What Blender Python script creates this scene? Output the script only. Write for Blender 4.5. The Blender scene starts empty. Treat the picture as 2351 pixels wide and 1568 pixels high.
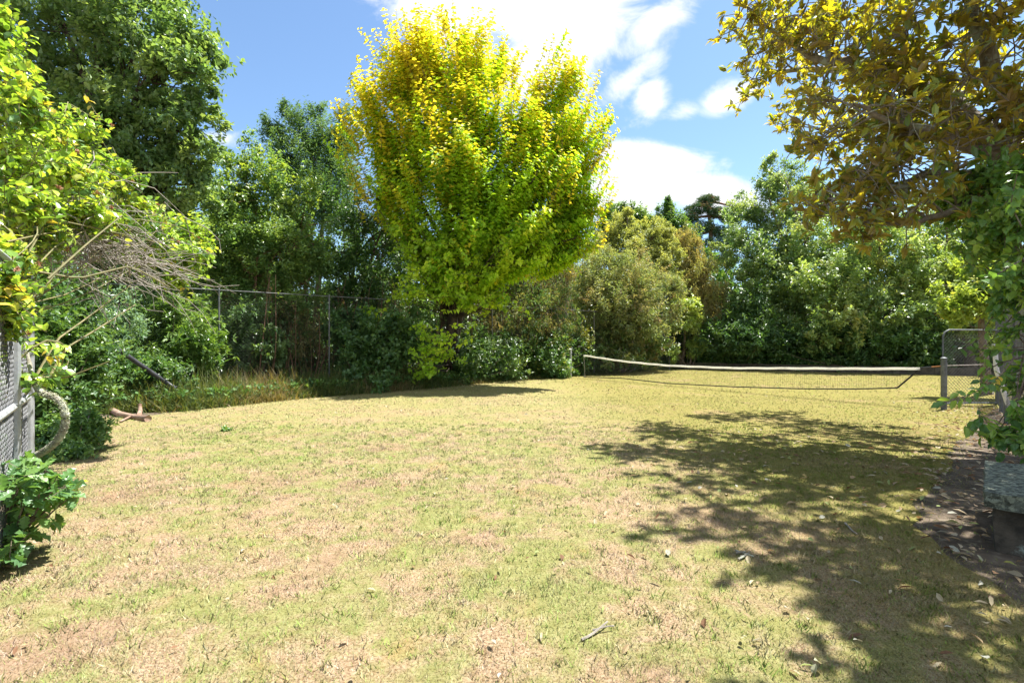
import bpy, math, random
import numpy as np
R = np.random.default_rng(7)
random.seed(7)
rad = math.radians

# ------------------------------------------------------------------ camera, sky, sun, exposure
sc = bpy.context.scene
CAMH = 1.40
cam_d = bpy.data.cameras.new("camera")
cam = bpy.data.objects.new("camera", cam_d)
sc.collection.objects.link(cam)
cam_d.sensor_width = 36.0
cam_d.lens = 18.0
cam_d.clip_start = 0.05
cam_d.clip_end = 3000.0
cam.location = (0, 0, CAMH)
cam.rotation_euler = (rad(90), 0, 0)
sc.camera = cam

SUN_AZ = 58.0      # degrees to the right of the view (+Y)
SUN_EL = 67.0
sun_d = bpy.data.lights.new("sun", 'SUN')
sun_d.energy = 4.4
sun_d.angle = rad(0.53)
sun_d.color = (1.0, 0.965, 0.91)
sun = bpy.data.objects.new("sun", sun_d)
sc.collection.objects.link(sun)
sun.location = (10, 8, 30)
sun.rotation_euler = (rad(90 - SUN_EL), 0, rad(180 - SUN_AZ))

sc.view_settings.view_transform = 'Standard'
sc.view_settings.look = 'None'
sc.view_settings.gamma = 1.0
sc.view_settings.exposure = 1.70
sc.render.film_transparent = False
sc.cycles.max_bounces = 7
sc.cycles.diffuse_bounces = 4
sc.cycles.glossy_bounces = 2
sc.cycles.transmission_bounces = 5
sc.cycles.transparent_max_bounces = 8
sc.cycles.caustics_reflective = False
sc.cycles.caustics_refractive = False
sc.cycles.sample_clamp_indirect = 6.0
sc.cycles.use_denoising = True

F = 1175.5          # focal length in the units of the layout sheet (2351 wide)
def P(px, py, Y):   # layout point at distance Y -> world
    return np.array([(px - F) / F * Y, Y, CAMH - (py - 784.0) / F * Y])
def G(px, py):      # layout point on the ground -> world
    Y = F * CAMH / (py - 784.0)
    return np.array([(px - F) / F * Y, Y, 0.0])

def norm(a):
    return a / (np.linalg.norm(a, axis=-1, keepdims=True) + 1e-9)
class NT:
    """small node helper"""
    def __init__(s, tree):
        s.t = tree; s.n = tree.nodes; s.l = tree.links
    def node(s, typ, **kw):
        n = s.n.new(typ)
        for k, v in kw.items():
            setattr(n, k, v)
        return n
    def put(s, sock, v):
        if isinstance(v, bpy.types.NodeSocket):
            s.l.new(v, sock)
        elif isinstance(v, (tuple, list)) and sock.type == 'RGBA' and len(v) == 3:
            sock.default_value = (*v, 1)
        else:
            sock.default_value = v
    def math(s, op, a, b=0.0, c=0.0, clamp=False):
        n = s.node('ShaderNodeMath', operation=op); n.use_clamp = clamp
        s.put(n.inputs[0], a); s.put(n.inputs[1], b); s.put(n.inputs[2], c)
        return n.outputs[0]
    def mix(s, f, a, b, blend='MIX'):
        n = s.node('ShaderNodeMix', data_type='RGBA', blend_type=blend)
        s.put(n.inputs[0], f); s.put(n.inputs[6], a); s.put(n.inputs[7], b)
        return n.outputs[2]
    def noise(s, vec, scale, detail=4.0, rough=0.55, dist=0.0):
        n = s.node('ShaderNodeTexNoise')
        if vec is not None: s.l.new(vec, n.inputs['Vector'])
        n.inputs['Scale'].default_value = scale; n.inputs['Detail'].default_value = detail
        n.inputs['Roughness'].default_value = rough; n.inputs['Distortion'].default_value = dist
        return n.outputs[0]
    def smooth(s, v, a, b, lo=0.0, hi=1.0):
        n = s.node('ShaderNodeMapRange', interpolation_type='SMOOTHSTEP')
        s.put(n.inputs[0], v); n.inputs[1].default_value = a; n.inputs[2].default_value = b
        n.inputs[3].default_value = lo; n.inputs[4].default_value = hi
        return n.outputs[0]

# world: physical sky with clouds placed by compass direction
w = bpy.data.worlds.new("World"); sc.world = w; w.use_nodes = True
q = NT(w.node_tree); q.n.clear()
out = q.node('ShaderNodeOutputWorld'); bg = q.node('ShaderNodeBackground')
sky = q.node('ShaderNodeTexSky', sky_type='NISHITA')
sky.sun_disc = False; sky.sun_elevation = rad(SUN_EL); sky.sun_rotation = rad(SUN_AZ)
sky.air_density = 1.0; sky.dust_density = 0.6; sky.ozone_density = 1.6; sky.altitude = 50
tc = q.node('ShaderNodeTexCoord'); sp = q.node('ShaderNodeSeparateXYZ'); q.l.new(tc.outputs['Generated'], sp.inputs[0])
yy = q.math('MAXIMUM', q.math('ABSOLUTE', sp.outputs[1]), 0.12)
u = q.math('DIVIDE', sp.outputs[0], yy); v = q.math('DIVIDE', sp.outputs[2], yy)
cb = q.node('ShaderNodeCombineXYZ'); q.put(cb.inputs[0], u); q.put(cb.inputs[1], q.math('MULTIPLY', v, 1.35)); 
n1 = q.noise(cb.outputs[0], 6.5, 10.0, 0.64, 0.5)
n2 = q.noise(cb.outputs[0], 2.6, 5.0, 0.5)
def blob(px, py, rx, ry, ang=0.0, gain=1.0):
    cu, cv = (px - F) / F, (784 - py) / F
    a = rad(ang); du = q.math('SUBTRACT', u, cu); dv = q.math('SUBTRACT', v, cv)
    x = q.math('ADD', q.math('MULTIPLY', du, math.cos(a)), q.math('MULTIPLY', dv, math.sin(a)))
    y = q.math('SUBTRACT', q.math('MULTIPLY', dv, math.cos(a)), q.math('MULTIPLY', du, math.sin(a)))
    x = q.math('DIVIDE', x, rx / F); y = q.math('DIVIDE', y, ry / F)
    d = q.math('SQRT', q.math('ADD', q.math('MULTIPLY', x, x), q.math('MULTIPLY', y, y)))
    return q.math('MULTIPLY', q.math('SUBTRACT', 1.0, d), gain)
fs = None
for b in [(1190, -20, 370, 175, 0, 1.5), (1290, 100, 250, 130, 40, 1.3), (1500, 60, 150, 55, 40, .8), (1450, 175, 110, 40, 40, .7),
          (1498, 228, 52, 58, 0, 1.0), (1570, 258, 120, 30, 12, .55), (1665, 232, 95, 46, 22, 1.05),
          (1500, 372, 190, 58, 0, 1.2), (1600, 440, 190, 66, -8, 1.2), (1420, 440, 170, 105, 0, 1.2), (520, 318, 60, 22, 0, .4),
          (1230, -400, 700, 260, 0, .6)]:
    f = blob(*b); fs = f if fs is None else q.math('MAXIMUM', fs, f)
dens = q.math('ADD', fs, q.math('MULTIPLY', q.math('SUBTRACT', n1, 0.5), 2.0))
mask = q.smooth(dens, -0.05, 0.70)
mask = q.math('MULTIPLY', mask, q.smooth(sp.outputs[1], 0.0, 0.1))
back = q.math('MULTIPLY', q.smooth(q.noise(tc.outputs['Generated'], 3.0, 8.0, .55, .3), .40, .58), q.smooth(sp.outputs[1], 0.05, -0.15))  # added unseen clouds behind the camera, fill light for leaves facing it
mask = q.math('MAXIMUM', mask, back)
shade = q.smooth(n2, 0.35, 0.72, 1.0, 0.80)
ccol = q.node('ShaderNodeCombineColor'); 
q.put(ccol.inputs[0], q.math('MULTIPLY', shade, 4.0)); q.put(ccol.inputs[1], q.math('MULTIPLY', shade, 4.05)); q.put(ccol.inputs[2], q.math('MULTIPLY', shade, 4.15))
skyc = q.mix(1.0, sky.outputs[0], (0.60, 0.675, 0.71), "MULTIPLY")
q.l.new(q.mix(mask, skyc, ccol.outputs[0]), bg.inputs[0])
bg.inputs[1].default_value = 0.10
q.l.new(bg.outputs[0], out.inputs[0])

# ------------------------------------------------------------------ mesh helpers
def tag(o, label=None, cat=None, group=None, kind=None):
    if label: o['label'] = label
    if cat: o['category'] = cat
    if group: o['group'] = group
    if kind: o['kind'] = kind
    return o
def link(o, parent=None):
    sc.collection.objects.link(o)
    if parent is not None: o.parent = parent
    return o
def empty(name, loc, label, cat, group=None):
    o = bpy.data.objects.new(name, None); o.location = tuple(float(c) for c in loc); o.empty_display_size = .2
    link(o); tag(o, label, cat, group); return o

class MB:
    """collects geometry, then links it as ONE mesh object"""
    def __init__(s): s.V = []; s.L = []; s.T = []; s.C = []; s.n = 0; s.smooth = False
    def add(s, V, faces, col=None):
        V = np.asarray(V, float).reshape(-1, 3)
        for f in faces:
            s.L.append(np.asarray(f, np.int64) + s.n); s.T.append(np.array([len(f)]))
        s.V.append(V); s.C.append(np.tile(np.array(col if col is not None else (1, 1, 1), float), (len(V), 1))); s.n += len(V)
    def bulk(s, V, L, T, C=None):
        s.L.append(L + s.n); s.T.append(T); s.V.append(V); s.C.append(C if C is not None else np.ones((len(V), 3))); s.n += len(V)
    def leaves(s, Pp, D, N, L, W, col, tpl):
        tv, tf = tpl
        tv = np.asarray(tv, float); k = len(tv); n = len(Pp)
        D = norm(D); Y = norm(np.cross(N, D)); Z = np.cross(D, Y)
        V = (Pp[:, None, :] + tv[None, :, 0, None] * (L[:, None, None] * D[:, None, :])
             + tv[None, :, 1, None] * (W[:, None, None] * Y[:, None, :]) + tv[None, :, 2, None] * (L[:, None, None] * Z[:, None, :]))
        base = np.concatenate([np.asarray(f) for f in tf]); tot = np.array([len(f) for f in tf])
        idx = (np.arange(n)[:, None] * k + base[None, :]).ravel()
        s.bulk(V.reshape(-1, 3), idx, np.tile(tot, n), np.repeat(col, k, axis=0))
    def tube(s, pts, radii, sides=6, col=None, cap=True):
        pts = np.asarray(pts, float); n = len(pts)
        radii = np.broadcast_to(np.asarray(radii, float), (n,))
        t = norm(np.gradient(pts, axis=0)) if n > 2 else norm(np.tile(pts[1] - pts[0], (2, 1)))
        ref = np.array([0, 0, 1.]) if abs(t[:, 2]).mean() < .8 else np.array([1., 0, 0])
        a = norm(np.cross(t, ref)); b = np.cross(t, a)
        th = np.arange(sides) / sides * 2 * math.pi
        V = pts[:, None, :] + radii[:, None, None] * (np.cos(th)[None, :, None] * a[:, None, :] + np.sin(th)[None, :, None] * b[:, None, :])
        i = np.arange(n - 1)[:, None] * sides; j = np.arange(sides)[None, :]; j2 = (j + 1) % sides
        Fq = np.stack([i + j, i + j2, i + sides + j2, i + sides + j], -1).reshape(-1, 4)
        C = np.tile(np.array(col if col is not None else (1, 1, 1), float), (n * sides, 1))
        L = Fq.ravel(); T = np.full(len(Fq), 4)
        if cap:
            L = np.concatenate([L, np.arange(sides), (n - 1) * sides + np.arange(sides)[::-1]]); T = np.concatenate([T, [sides, sides]])
        s.bulk(V.reshape(-1, 3), L, T, C)
    def box(s, c, sx, sy, sz, rot=0.0, col=None, taper=1.0):
        v = []
        for z, k in ((-.5, 1), (.5, taper)):
            for x, y in ((-.5, -.5), (.5, -.5), (.5, .5), (-.5, .5)):
                X, Y = x * sx * k, y * sy * k
                v.append((c[0] + X * math.cos(rot) - Y * math.sin(rot), c[1] + X * math.sin(rot) + Y * math.cos(rot), c[2] + z * sz))
        s.add(v, [(3, 2, 1, 0), (4, 5, 6, 7), (0, 1, 5, 4), (1, 2, 6, 5), (2, 3, 7, 6), (3, 0, 4, 7)], col)
    def build(s, name, mat, parent=None, origin=None, smooth=False):
        V = np.concatenate(s.V); L = np.concatenate(s.L); T = np.concatenate(s.T); C = np.concatenate(s.C)
        off = np.zeros(3)
        if parent is not None: off = np.array(parent.matrix_basis.translation)
        elif origin is not None: off = np.asarray(origin, float)
        V = V - off
        me = bpy.data.meshes.new(name)
        me.vertices.add(len(V)); me.vertices.foreach_set('co', V.astype(np.float32).ravel())
        me.loops.add(len(L)); me.loops.foreach_set('vertex_index', L.astype(np.int32))
        me.polygons.add(len(T)); st = np.concatenate([[0], np.cumsum(T)[:-1]])
        me.polygons.foreach_set('loop_start', st.astype(np.int32))
        at = me.attributes.new('col', 'FLOAT_COLOR', 'POINT')
        at.data.foreach_set('color', np.concatenate([C, np.ones((len(C), 1))], 1).astype(np.float32).ravel())
        me.update(calc_edges=True)
        me.polygons.foreach_set('use_smooth', np.full(len(T), bool(smooth)))
        me.materials.append(mat)
        o = bpy.data.objects.new(name, me)
        if parent is None and origin is not None: o.location = tuple(off)
        link(o, parent)
        return o

DIAMOND = ([(0, 0, 0), (.42, -.5, .07), (1, 0, -.08), (.42, .5, .07)], [(0, 1, 2), (0, 2, 3)])
OVATE = ([(0, 0, 0), (.22, -.38, .07), (.24, 0, 0), (.22, .38, .07), (.6, -.43, .07), (.62, 0, -.02), (.6, .43, .07), (1, 0, -.14)],
         [(0, 1, 2), (0, 2, 3), (1, 4, 5, 2), (2, 5, 6, 3), (4, 7, 5), (5, 7, 6)])
_ox = [0, .14, .26, .37, .5, .6, .74, .84, 1.0]; _oy = [0, .12, .36, .2, .52, .27, .46, .24, 0.0]
_v = [(0, 0, 0)]; 
for _x, _y in zip(_ox[1:-1], _oy[1:-1]): _v += [(_x, -_y, .05 * _y * 2), (_x, 0, -.05 * _x), (_x, _y, .05 * _y * 2)]
_v += [(1, 0, -.12)]
_f = [(0, 1, 2), (0, 2, 3)]
for _i in range(len(_ox) - 3):
    a_ = 1 + 3 * _i; _f += [(a_, a_ + 3, a_ + 4, a_ + 1), (a_ + 1, a_ + 4, a_ + 5, a_ + 2)]
a_ = 1 + 3 * (len(_ox) - 3); _f += [(a_, a_ + 3, a_ + 1), (a_ + 1, a_ + 3, a_ + 2)]
OAK = (_v, _f)
BLADE = ([(0, -.5, 0), (0, .5, 0), (1, 0, 0)], [(0, 1, 2)])
BLADE2 = ([(0, -.5, 0), (0, .5, 0), (.55, -.38, .0), (.55, .38, .0), (1, 0, -.22)], [(0, 1, 3, 2), (2, 3, 4)])

# ------------------------------------------------------------------ materials
def newmat(name):
    m = bpy.data.materials.new(name); m.use_nodes = True
    t = NT(m.node_tree); t.n.clear()
    t.out = t.node('ShaderNodeOutputMaterial')
    return m, t
def leafmat(name, trans=0.42, tint=(1.5, 1.35, 0.55), rough=0.45, spec=0.4, under=None):
    m, t = newmat(name)
    at = t.node('ShaderNodeAttribute', attribute_name='col')
    base = at.outputs['Color']
    geo = t.node('ShaderNodeNewGeometry')
    if under:
        base2 = t.mix(geo.outputs['Backfacing'], base, under)
    else:
        base2 = t.mix(geo.outputs['Backfacing'], base, t.mix(1.0, base, (1.15, 1.12, 1.25), 'MULTIPLY'))
    p = t.node('ShaderNodeBsdfPrincipled'); t.l.new(base2, p.inputs['Base Color'])
    p.inputs['Roughness'].default_value = rough; p.inputs['Specular IOR Level'].default_value = spec
    tr = t.node('ShaderNodeBsdfTranslucent'); t.l.new(t.mix(1.0, base, tint, 'MULTIPLY'), tr.inputs[0])
    mx = t.node('ShaderNodeMixShader'); mx.inputs[0].default_value = trans
    t.l.new(p.outputs[0], mx.inputs[1]); t.l.new(tr.outputs[0], mx.inputs[2]); t.l.new(mx.outputs[0], t.out.inputs[0])
    return m
def surfmat(name, c1, c2, scale=8, rough=0.85, c3=None, s3=2.0, t3=(.55, .65), bump=0.3, bscale=None, metal=0.0, stretch=(1, 1, 1), detail=8):
    m, t = newmat(name)
    tc = t.node('ShaderNodeTexCoord'); mp = t.node('ShaderNodeMapping'); t.l.new(tc.outputs['Object'], mp.inputs[0]); mp.inputs['Scale'].default_value = stretch
    vec = mp.outputs[0]
    n = t.noise(vec, scale, detail, .65)
    col = t.mix(t.smooth(n, .35, .65), c1, c2)
    if c3: col = t.mix(t.smooth(t.noise(vec, s3, 8, .65), *t3), col, c3)
    p = t.node('ShaderNodeBsdfPrincipled'); t.l.new(col, p.inputs['Base Color']); p.inputs['Roughness'].default_value = rough
    p.inputs['Metallic'].default_value = metal; p.inputs['Specular IOR Level'].default_value = .3
    b = t.node('ShaderNodeBump'); b.inputs['Strength'].default_value = bump; b.inputs['Distance'].default_value = .02
    t.l.new(t.noise(vec, bscale or scale * 3, 8, .7), b.inputs['Height']); t.l.new(b.outputs[0], p.inputs['Normal'])
    t.l.new(p.outputs[0], t.out.inputs[0])
    return m

LEAF = leafmat('leaf', rough=.38, spec=.65)
LEAF_SOFT = leafmat('leaf_soft', trans=.38, rough=.55, spec=.3)
LEAF_BRIGHT = leafmat('leaf_thin', trans=.5, tint=(1.4, 1.25, .45), rough=.5, spec=.3)
LEAF_GLOSS = leafmat('leaf_glossy', trans=.35, tint=(1.5, 1.45, .5), rough=.28, spec=.6)
LEAF_MAG = leafmat('leaf_magnolia', trans=.36, tint=(6.4, 3.5, .35), rough=.3, spec=.6, under=(.25, .165, .065))
NEEDLE = leafmat('needle', trans=.15, rough=.5, spec=.3)
DRYLEAF = leafmat('dry_leaf', trans=.25, tint=(1.2, 1, .7), rough=.7, spec=.2)
BARK = surfmat('bark', (.10, .075, .055), (.21, .165, .125), 14, .9, (.25, .27, .22), 3, (.58, .7), .6, stretch=(1, 1, .35))
BARK_MAG = surfmat('bark_magnolia', (.15, .12, .09), (.27, .23, .18), 14, .9, (.34, .36, .29), 5, (.50, .62), .6)
BARK_DARK = surfmat('bark_dark', (.06, .045, .035), (.13, .10, .075), 14, .9, bump=.6, stretch=(1, 1, .35))
BARK_ELM = surfmat('bark_elm', (.035, .028, .022), (.085, .068, .052), 14, .9, bump=.6, stretch=(1, 1, .35))
BARK_RED = surfmat('bark_reddish', (.13, .07, .045), (.24, .14, .09), 12, .9, bump=.5, stretch=(1, 1, .35))
BARK_LICHEN = surfmat('bark_lichen', (.22, .19, .15), (.36, .33, .26), 20, .95, (.50, .52, .42), 9, (.42, .6), .9)
TWIG = surfmat('twig', (.19, .165, .14), (.34, .31, .265), 10, .9, bump=.2)
GALV = surfmat('galvanised_steel', (.33, .345, .36), (.46, .475, .49), 9, .45, (.24, .235, .225), 3, (.55, .72), .15, metal=.35)
GALV_DARK = surfmat('dull_steel', (.10, .11, .115), (.19, .20, .20), 9, .6, (.2, .19, .16), 4, (.58, .75), .2, metal=.2)
GALV_MID = surfmat('weathered_steel', (.10, .105, .105), (.18, .185, .185), 9, .55, (.22, .2, .17), 4, (.58, .75), .2, metal=.2)
POSTGREY = surfmat('pale_post', (.42, .43, .44), (.55, .56, .56), 9, .6, (.3, .3, .29), 3, (.55, .72), .15)
WIRE = surfmat('fence_wire', (.07, .072, .075), (.13, .133, .135), 5, .5, metal=.3, bump=0)
BLACKP = surfmat('black_plastic', (.02, .021, .024), (.05, .052, .06), 6, .45, bump=.05)
NETBLACK = surfmat('net_twine', (.018, .018, .018), (.04, .04, .038), 6, .8, bump=0)
TAPE = surfmat('net_tape', (.70, .67, .60), (.80, .78, .72), 5, .8, (.5, .47, .40), 3, (.56, .75), .1)
WHITEP = surfmat('white_paint', (.72, .73, .74), (.82, .82, .82), 6, .5, (.5, .5, .48), 4, (.6, .75), .1)
ROPE = surfmat('orange_rope', (.42, .17, .07), (.55, .25, .10), 6, .8, bump=.1)
STONE = surfmat('lichen_stone', (.05, .055, .042), (.135, .155, .125), 22, .95, (.25, .28, .21), 34, (.46, .58), 1.0, 70)
STONE_DARK = surfmat('mossy_stone', (.035, .032, .026), (.10, .085, .065), 7, .95, (.30, .36, .31), 4.5, (.58, .68), .8, 40)
BOARD = surfmat('weathered_board', (.19, .20, .21), (.36, .37, .38), 7, .9, (.08, .08, .08), 9, (.6, .68), .5, stretch=(6, 6, .5))
CONC = surfmat('old_concrete', (.05, .043, .035), (.11, .095, .075), 5, .95, (.06, .07, .04), 2, (.5, .65), .5)

def clothmat(name, c, trans):
    m, t = newmat(name)
    tc = t.node('ShaderNodeTexCoord'); n = t.noise(tc.outputs['Object'], 4, 8, .65)
    col = t.mix(t.smooth(n, .45, .75), c, tuple(x * .8 for x in c))
    a = t.node('ShaderNodeBsdfDiffuse'); b = t.node('ShaderNodeBsdfTranslucent'); t.l.new(col, a.inputs[0]); t.l.new(col, b.inputs[0])
    mx = t.node('ShaderNodeMixShader'); mx.inputs[0].default_value = trans
    t.l.new(a.outputs[0], mx.inputs[1]); t.l.new(b.outputs[0], mx.inputs[2]); t.l.new(mx.outputs[0], t.out.inputs[0])
    return m
CANVAS = clothmat('net_canvas', (.88, .86, .79), .5)
# lawn
def lawnmat(name, blade):
    m, t = newmat(name)
    tc = t.node('ShaderNodeTexCoord'); vec = tc.outputs['Object']
    sp = t.node('ShaderNodeSeparateXYZ'); t.l.new(vec, sp.inputs[0])
    fl = t.node('ShaderNodeVectorMath', operation='MULTIPLY'); t.l.new(vec, fl.inputs[0]); fl.inputs[1].default_value = (1, 1, 0)
    vec = fl.outputs[0]
    nb = t.noise(vec, .45, 5, .6, .3); nm = t.noise(vec, 2.4, 9, .72, .5); nf = t.noise(vec, 11, 7, .78)
    ns = t.noise(vec, 70, 3, .7)
    far = t.smooth(t.math('ADD', sp.outputs[1], t.math('MULTIPLY', t.math('SUBTRACT', nb, .5), 9.0)), 4.0, 15.5)
    # right-hand side keeps greener under the tree
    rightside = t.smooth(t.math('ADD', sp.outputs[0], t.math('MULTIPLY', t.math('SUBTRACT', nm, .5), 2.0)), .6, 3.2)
    straw = t.mix(t.smooth(nf, .3, .7), (.335, .265, .175), (.475, .405, .30))
    straw = t.mix(t.smooth(ns, .35, .7), straw, (.27, .185, .12))
    green = t.mix(t.smooth(nf, .3, .7), (.185, .215, .07), (.30, .33, .14))
    gmask = t.math('ADD', t.math('MULTIPLY', nm, .62), t.math('MULTIPLY', nb, .38))
    gm = t.smooth(gmask, .42, .56)
    c = t.mix(t.math('MULTIPLY', gm, .85), straw, green)
    c = t.mix(t.math('MULTIPLY', t.smooth(t.noise(vec, 1.7, 9, .72, .8), .54, .72), .55), c, (.40, .265, .12))     # orange moss
    farcol = t.mix(t.smooth(nf, .3, .7), (.255, .25, .105), (.355, .34, .165))
    farcol = t.mix(t.smooth(nm, .5, .72), farcol, (.385, .325, .21))
    farcol = t.mix(t.smooth(nm, .5, .25), farcol, (.24, .26, .075))
    c = t.mix(t.math('MULTIPLY', far, .85), c, farcol)
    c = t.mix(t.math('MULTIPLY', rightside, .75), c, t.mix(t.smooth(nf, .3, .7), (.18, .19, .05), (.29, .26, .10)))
    # bare, scuffed patches
    bare = None
    for (px, py, rx, ry) in [(650, 1100, .55, .75), (715, 1310, .28, .5), (1090, 1240, .33, .22), (880, 1030, .5, .35), (290, 1140, .5, .5), (150, 1480, .5, .35), (830, 1110, .4, .3), (1480, 1560, .3, .2)]:
        g = G(px, py)
        dx = t.math('DIVIDE', t.math('SUBTRACT', sp.outputs[0], float(g[0])), rx); dy = t.math('DIVIDE', t.math('SUBTRACT', sp.outputs[1], float(g[1])), ry)
        d = t.math('SQRT', t.math('ADD', t.math('MULTIPLY', dx, dx), t.math('MULTIPLY', dy, dy)))
        f = t.math('SUBTRACT', 1.0, d); bare = f if bare is None else t.math('MAXIMUM', bare, f)
    worn = t.smooth(t.noise(vec, .8, 9, .7, .6), .52, .68)
    c = t.mix(t.math('MULTIPLY', worn, .5), c, t.mix(t.smooth(nf, .35, .65), (.29, .195, .135), (.43, .325, .24)))
    bare = t.smooth(t.math('ADD', bare, t.math('MULTIPLY', t.math('SUBTRACT', t.noise(vec, 3.2, 9, .72), .5), 3.2)), 0.05, .75)
    c = t.mix(t.math('MULTIPLY', bare, .7), c, t.mix(t.smooth(nf, .35, .65), (.25, .175, .125), (.40, .295, .22)))
    if blade:
        at = t.node('ShaderNodeAttribute', attribute_name='col')
        c = t.mix(1.0, c, at.outputs['Color'], 'MULTIPLY')
        gn = t.node('ShaderNodeNewGeometry'); va = t.node('ShaderNodeVectorMath', operation='MULTIPLY_ADD')
        t.l.new(gn.outputs['Normal'], va.inputs[0]); va.inputs[1].default_value = (.35, .35, .0); va.inputs[2].default_value = (0, 0, 1)
        vn_ = t.node('ShaderNodeVectorMath', operation='NORMALIZE'); t.l.new(va.outputs[0], vn_.inputs[0])
        d1 = t.node('ShaderNodeBsdfDiffuse'); t.l.new(c, d1.inputs[0]); t.l.new(vn_.outputs[0], d1.inputs['Normal'])
        d2 = t.node('ShaderNodeBsdfTranslucent'); t.l.new(c, d2.inputs[0])
        mx = t.node('ShaderNodeMixShader'); mx.inputs[0].default_value = .15
        t.l.new(d1.outputs[0], mx.inputs[1]); t.l.new(d2.outputs[0], mx.inputs[2]); t.l.new(mx.outputs[0], t.out.inputs[0])
    else:
        c = t.mix(1.0, c, (.80, .74, .66), 'MULTIPLY')
        c = t.mix(t.smooth(ns, .48, .7), c, t.mix(1.0, c, (.55, .5, .45), 'MULTIPLY'))
        p = t.node('ShaderNodeBsdfPrincipled'); t.l.new(c, p.inputs['Base Color']); p.inputs['Roughness'].default_value = 1; p.inputs['Specular IOR Level'].default_value = 0
        b = t.node('ShaderNodeBump'); b.inputs['Strength'].default_value = .6; b.inputs['Distance'].default_value = .03
        t.l.new(t.noise(vec, 45, 6, .75), b.inputs['Height']); t.l.new(b.outputs[0], p.inputs['Normal'])
        t.l.new(p.outputs[0], t.out.inputs[0])
    return m
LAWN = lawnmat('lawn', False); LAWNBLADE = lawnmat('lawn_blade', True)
SOIL = surfmat('soil', (.07, .052, .035), (.15, .115, .08), 3.5, 1.0, (.20, .165, .115), 14, (.52, .68), .8, 40)

# ------------------------------------------------------------------ setting: ground and lawn
g = MB(); g.add([(-400, -200, 0), (400, -200, 0), (400, 700, 0), (-400, 700, 0)], [(0, 1, 2, 3)])
tag(g.build('ground', SOIL), kind='structure')

LAWN_EDGE = np.array([(-3.0, -3), (-2.9, 1.5), (-3.15, 3.0), (-4.9, 5.1), (-6.4, 7.6), (-7.6, 9.4), (-6.75, 9.7), (-6.3, 10.9), (-5.1, 12.6), (-3.8, 13.9),
                      (-2.3, 15.5), (-.4, 17.9), (2.3, 20.2), (5.4, 23.2), (8.7, 26.4), (14.6, 23.2), (20.5, 20.4), (15.6, 15.4), (11.3, 11.5),
                      (8.4, 9.3), (6.0, 6.9), (3.75, 4.6), (3.0, 3.9), (2.7, 2.8), (2.65, 2.0), (2.7, 1.0), (2.7, -3)])
def densify(poly, step=.09, amp=.07):
    res = []; nr = []
    n = len(poly)
    for i in range(n):
        a, b = poly[i], poly[(i + 1) % n]; k = max(1, int(np.linalg.norm(b - a) / step))
        for j in range(k): res.append(a + (b - a) * j / k)
    res = np.array(res); t = norm(np.roll(res, -3, 0) - np.roll(res, 3, 0))
    m = np.arange(len(res)) * step
    o = amp * (np.sin(m * 2.3) + .7 * np.sin(m * 5.1 + 1) + .5 * np.sin(m * 9.7 + 2))
    return res + np.c_[-t[:, 1], t[:, 0]] * o[:, None] * .6
le = densify(LAWN_EDGE)
l = MB(); l.add(np.c_[le, np.full(len(le), .006)], [list(range(len(le)))])
lawn = l.build('lawn', LAWN)
if lawn.data.polygons[0].normal.z < 0: lawn.data.flip_normals()
tag(lawn, kind='structure')
def inside(pts, poly):
    x, y = pts[:, 0], pts[:, 1]; c = np.zeros(len(pts), bool); n = len(poly)
    for i in range(n):
        a, b = poly[i], poly[i - 1]
        k = ((a[1] > y) != (b[1] > y)) & (x < (b[0] - a[0]) * (y - a[1]) / (b[1] - a[1] + 1e-12) + a[0])
        c ^= k
    return c

# grass blades of the lawn
gb = MB()
for (y0, y1, dens, ln, wd) in [(1.0, 2.4, 15000, .024, .0027), (2.4, 3.6, 11500, .024, .0032), (3.6, 5.2, 6200, .024, .0042), (5.2, 8.0, 2600, .025, .0062), (8.0, 13, 600, .030, .013), (13, 27, 130, .034, .024)]:
    xm = min(y1 * 1.12 + .6, 18); n = int((y1 - y0) * 2 * xm * dens)
    p = np.c_[R.uniform(-xm, xm, n), R.uniform(y0, y1, n)]
    p = p[inside(p + R.normal(0, .16, p.shape), LAWN_EDGE) & (abs(p[:, 0]) < p[:, 1] * 1.12 + .6)]
    # tufts: thin the blades out by a coarse random field
    h = np.sin(p[:, 0] * 5.1 + 1.7 * np.sin(p[:, 1] * 3.3)) * np.sin(p[:, 1] * 4.3 + 2.1 * np.sin(p[:, 0] * 2.7))
    p = p[R.random(len(p)) < .62 + .38 * h]
    n = len(p)
    a = R.uniform(0, 2 * math.pi, n); lean = R.uniform(.25, 1.5, n)
    D = np.c_[np.cos(a) * lean, np.sin(a) * lean, np.ones(n)]
    N = np.c_[R.normal(0, 1, (n, 2)), np.full(n, .3)]
    val = R.uniform(.85, 1.22, n)[:, None] * np.array([1, 1, 1]) * np.where(R.random(n)[:, None] < .22, np.array([[1.12, 1.1, 1.1]]), np.array([[1, 1, 1]]))
    gr = R.random(n) < .25
    val[gr] *= np.array([.72, 1.0, .55])
    pl = R.random(n) < .16; val[pl] *= np.array([1.22, 1.22, 1.3])
    br = R.random(n) < .10; val[br] *= np.array([.75, .62, .5])
    gb.leaves(np.c_[p, np.full(n, .004)], D, N, ln * R.uniform(.5, 1.4, n), np.full(n, wd) * R.uniform(.7, 1.3, n), np.clip(val, 0, 1.75), BLADE)
n = 5200; c0 = np.c_[R.uniform(-6, 6, n), 1.2 + 7.5 * R.random(n) ** 1.4]
c0 = c0[inside(c0, LAWN_EDGE) & (abs(c0[:, 0]) < c0[:, 1] * 1.1 + .4)]; n = len(c0); k = 13
tone = np.where(R.random(n)[:, None] < .62, np.array([[.74, .98, .52]]), np.array([[1.2, 1.18, 1.22]])) * R.uniform(.85, 1.2, (n, 1))
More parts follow.
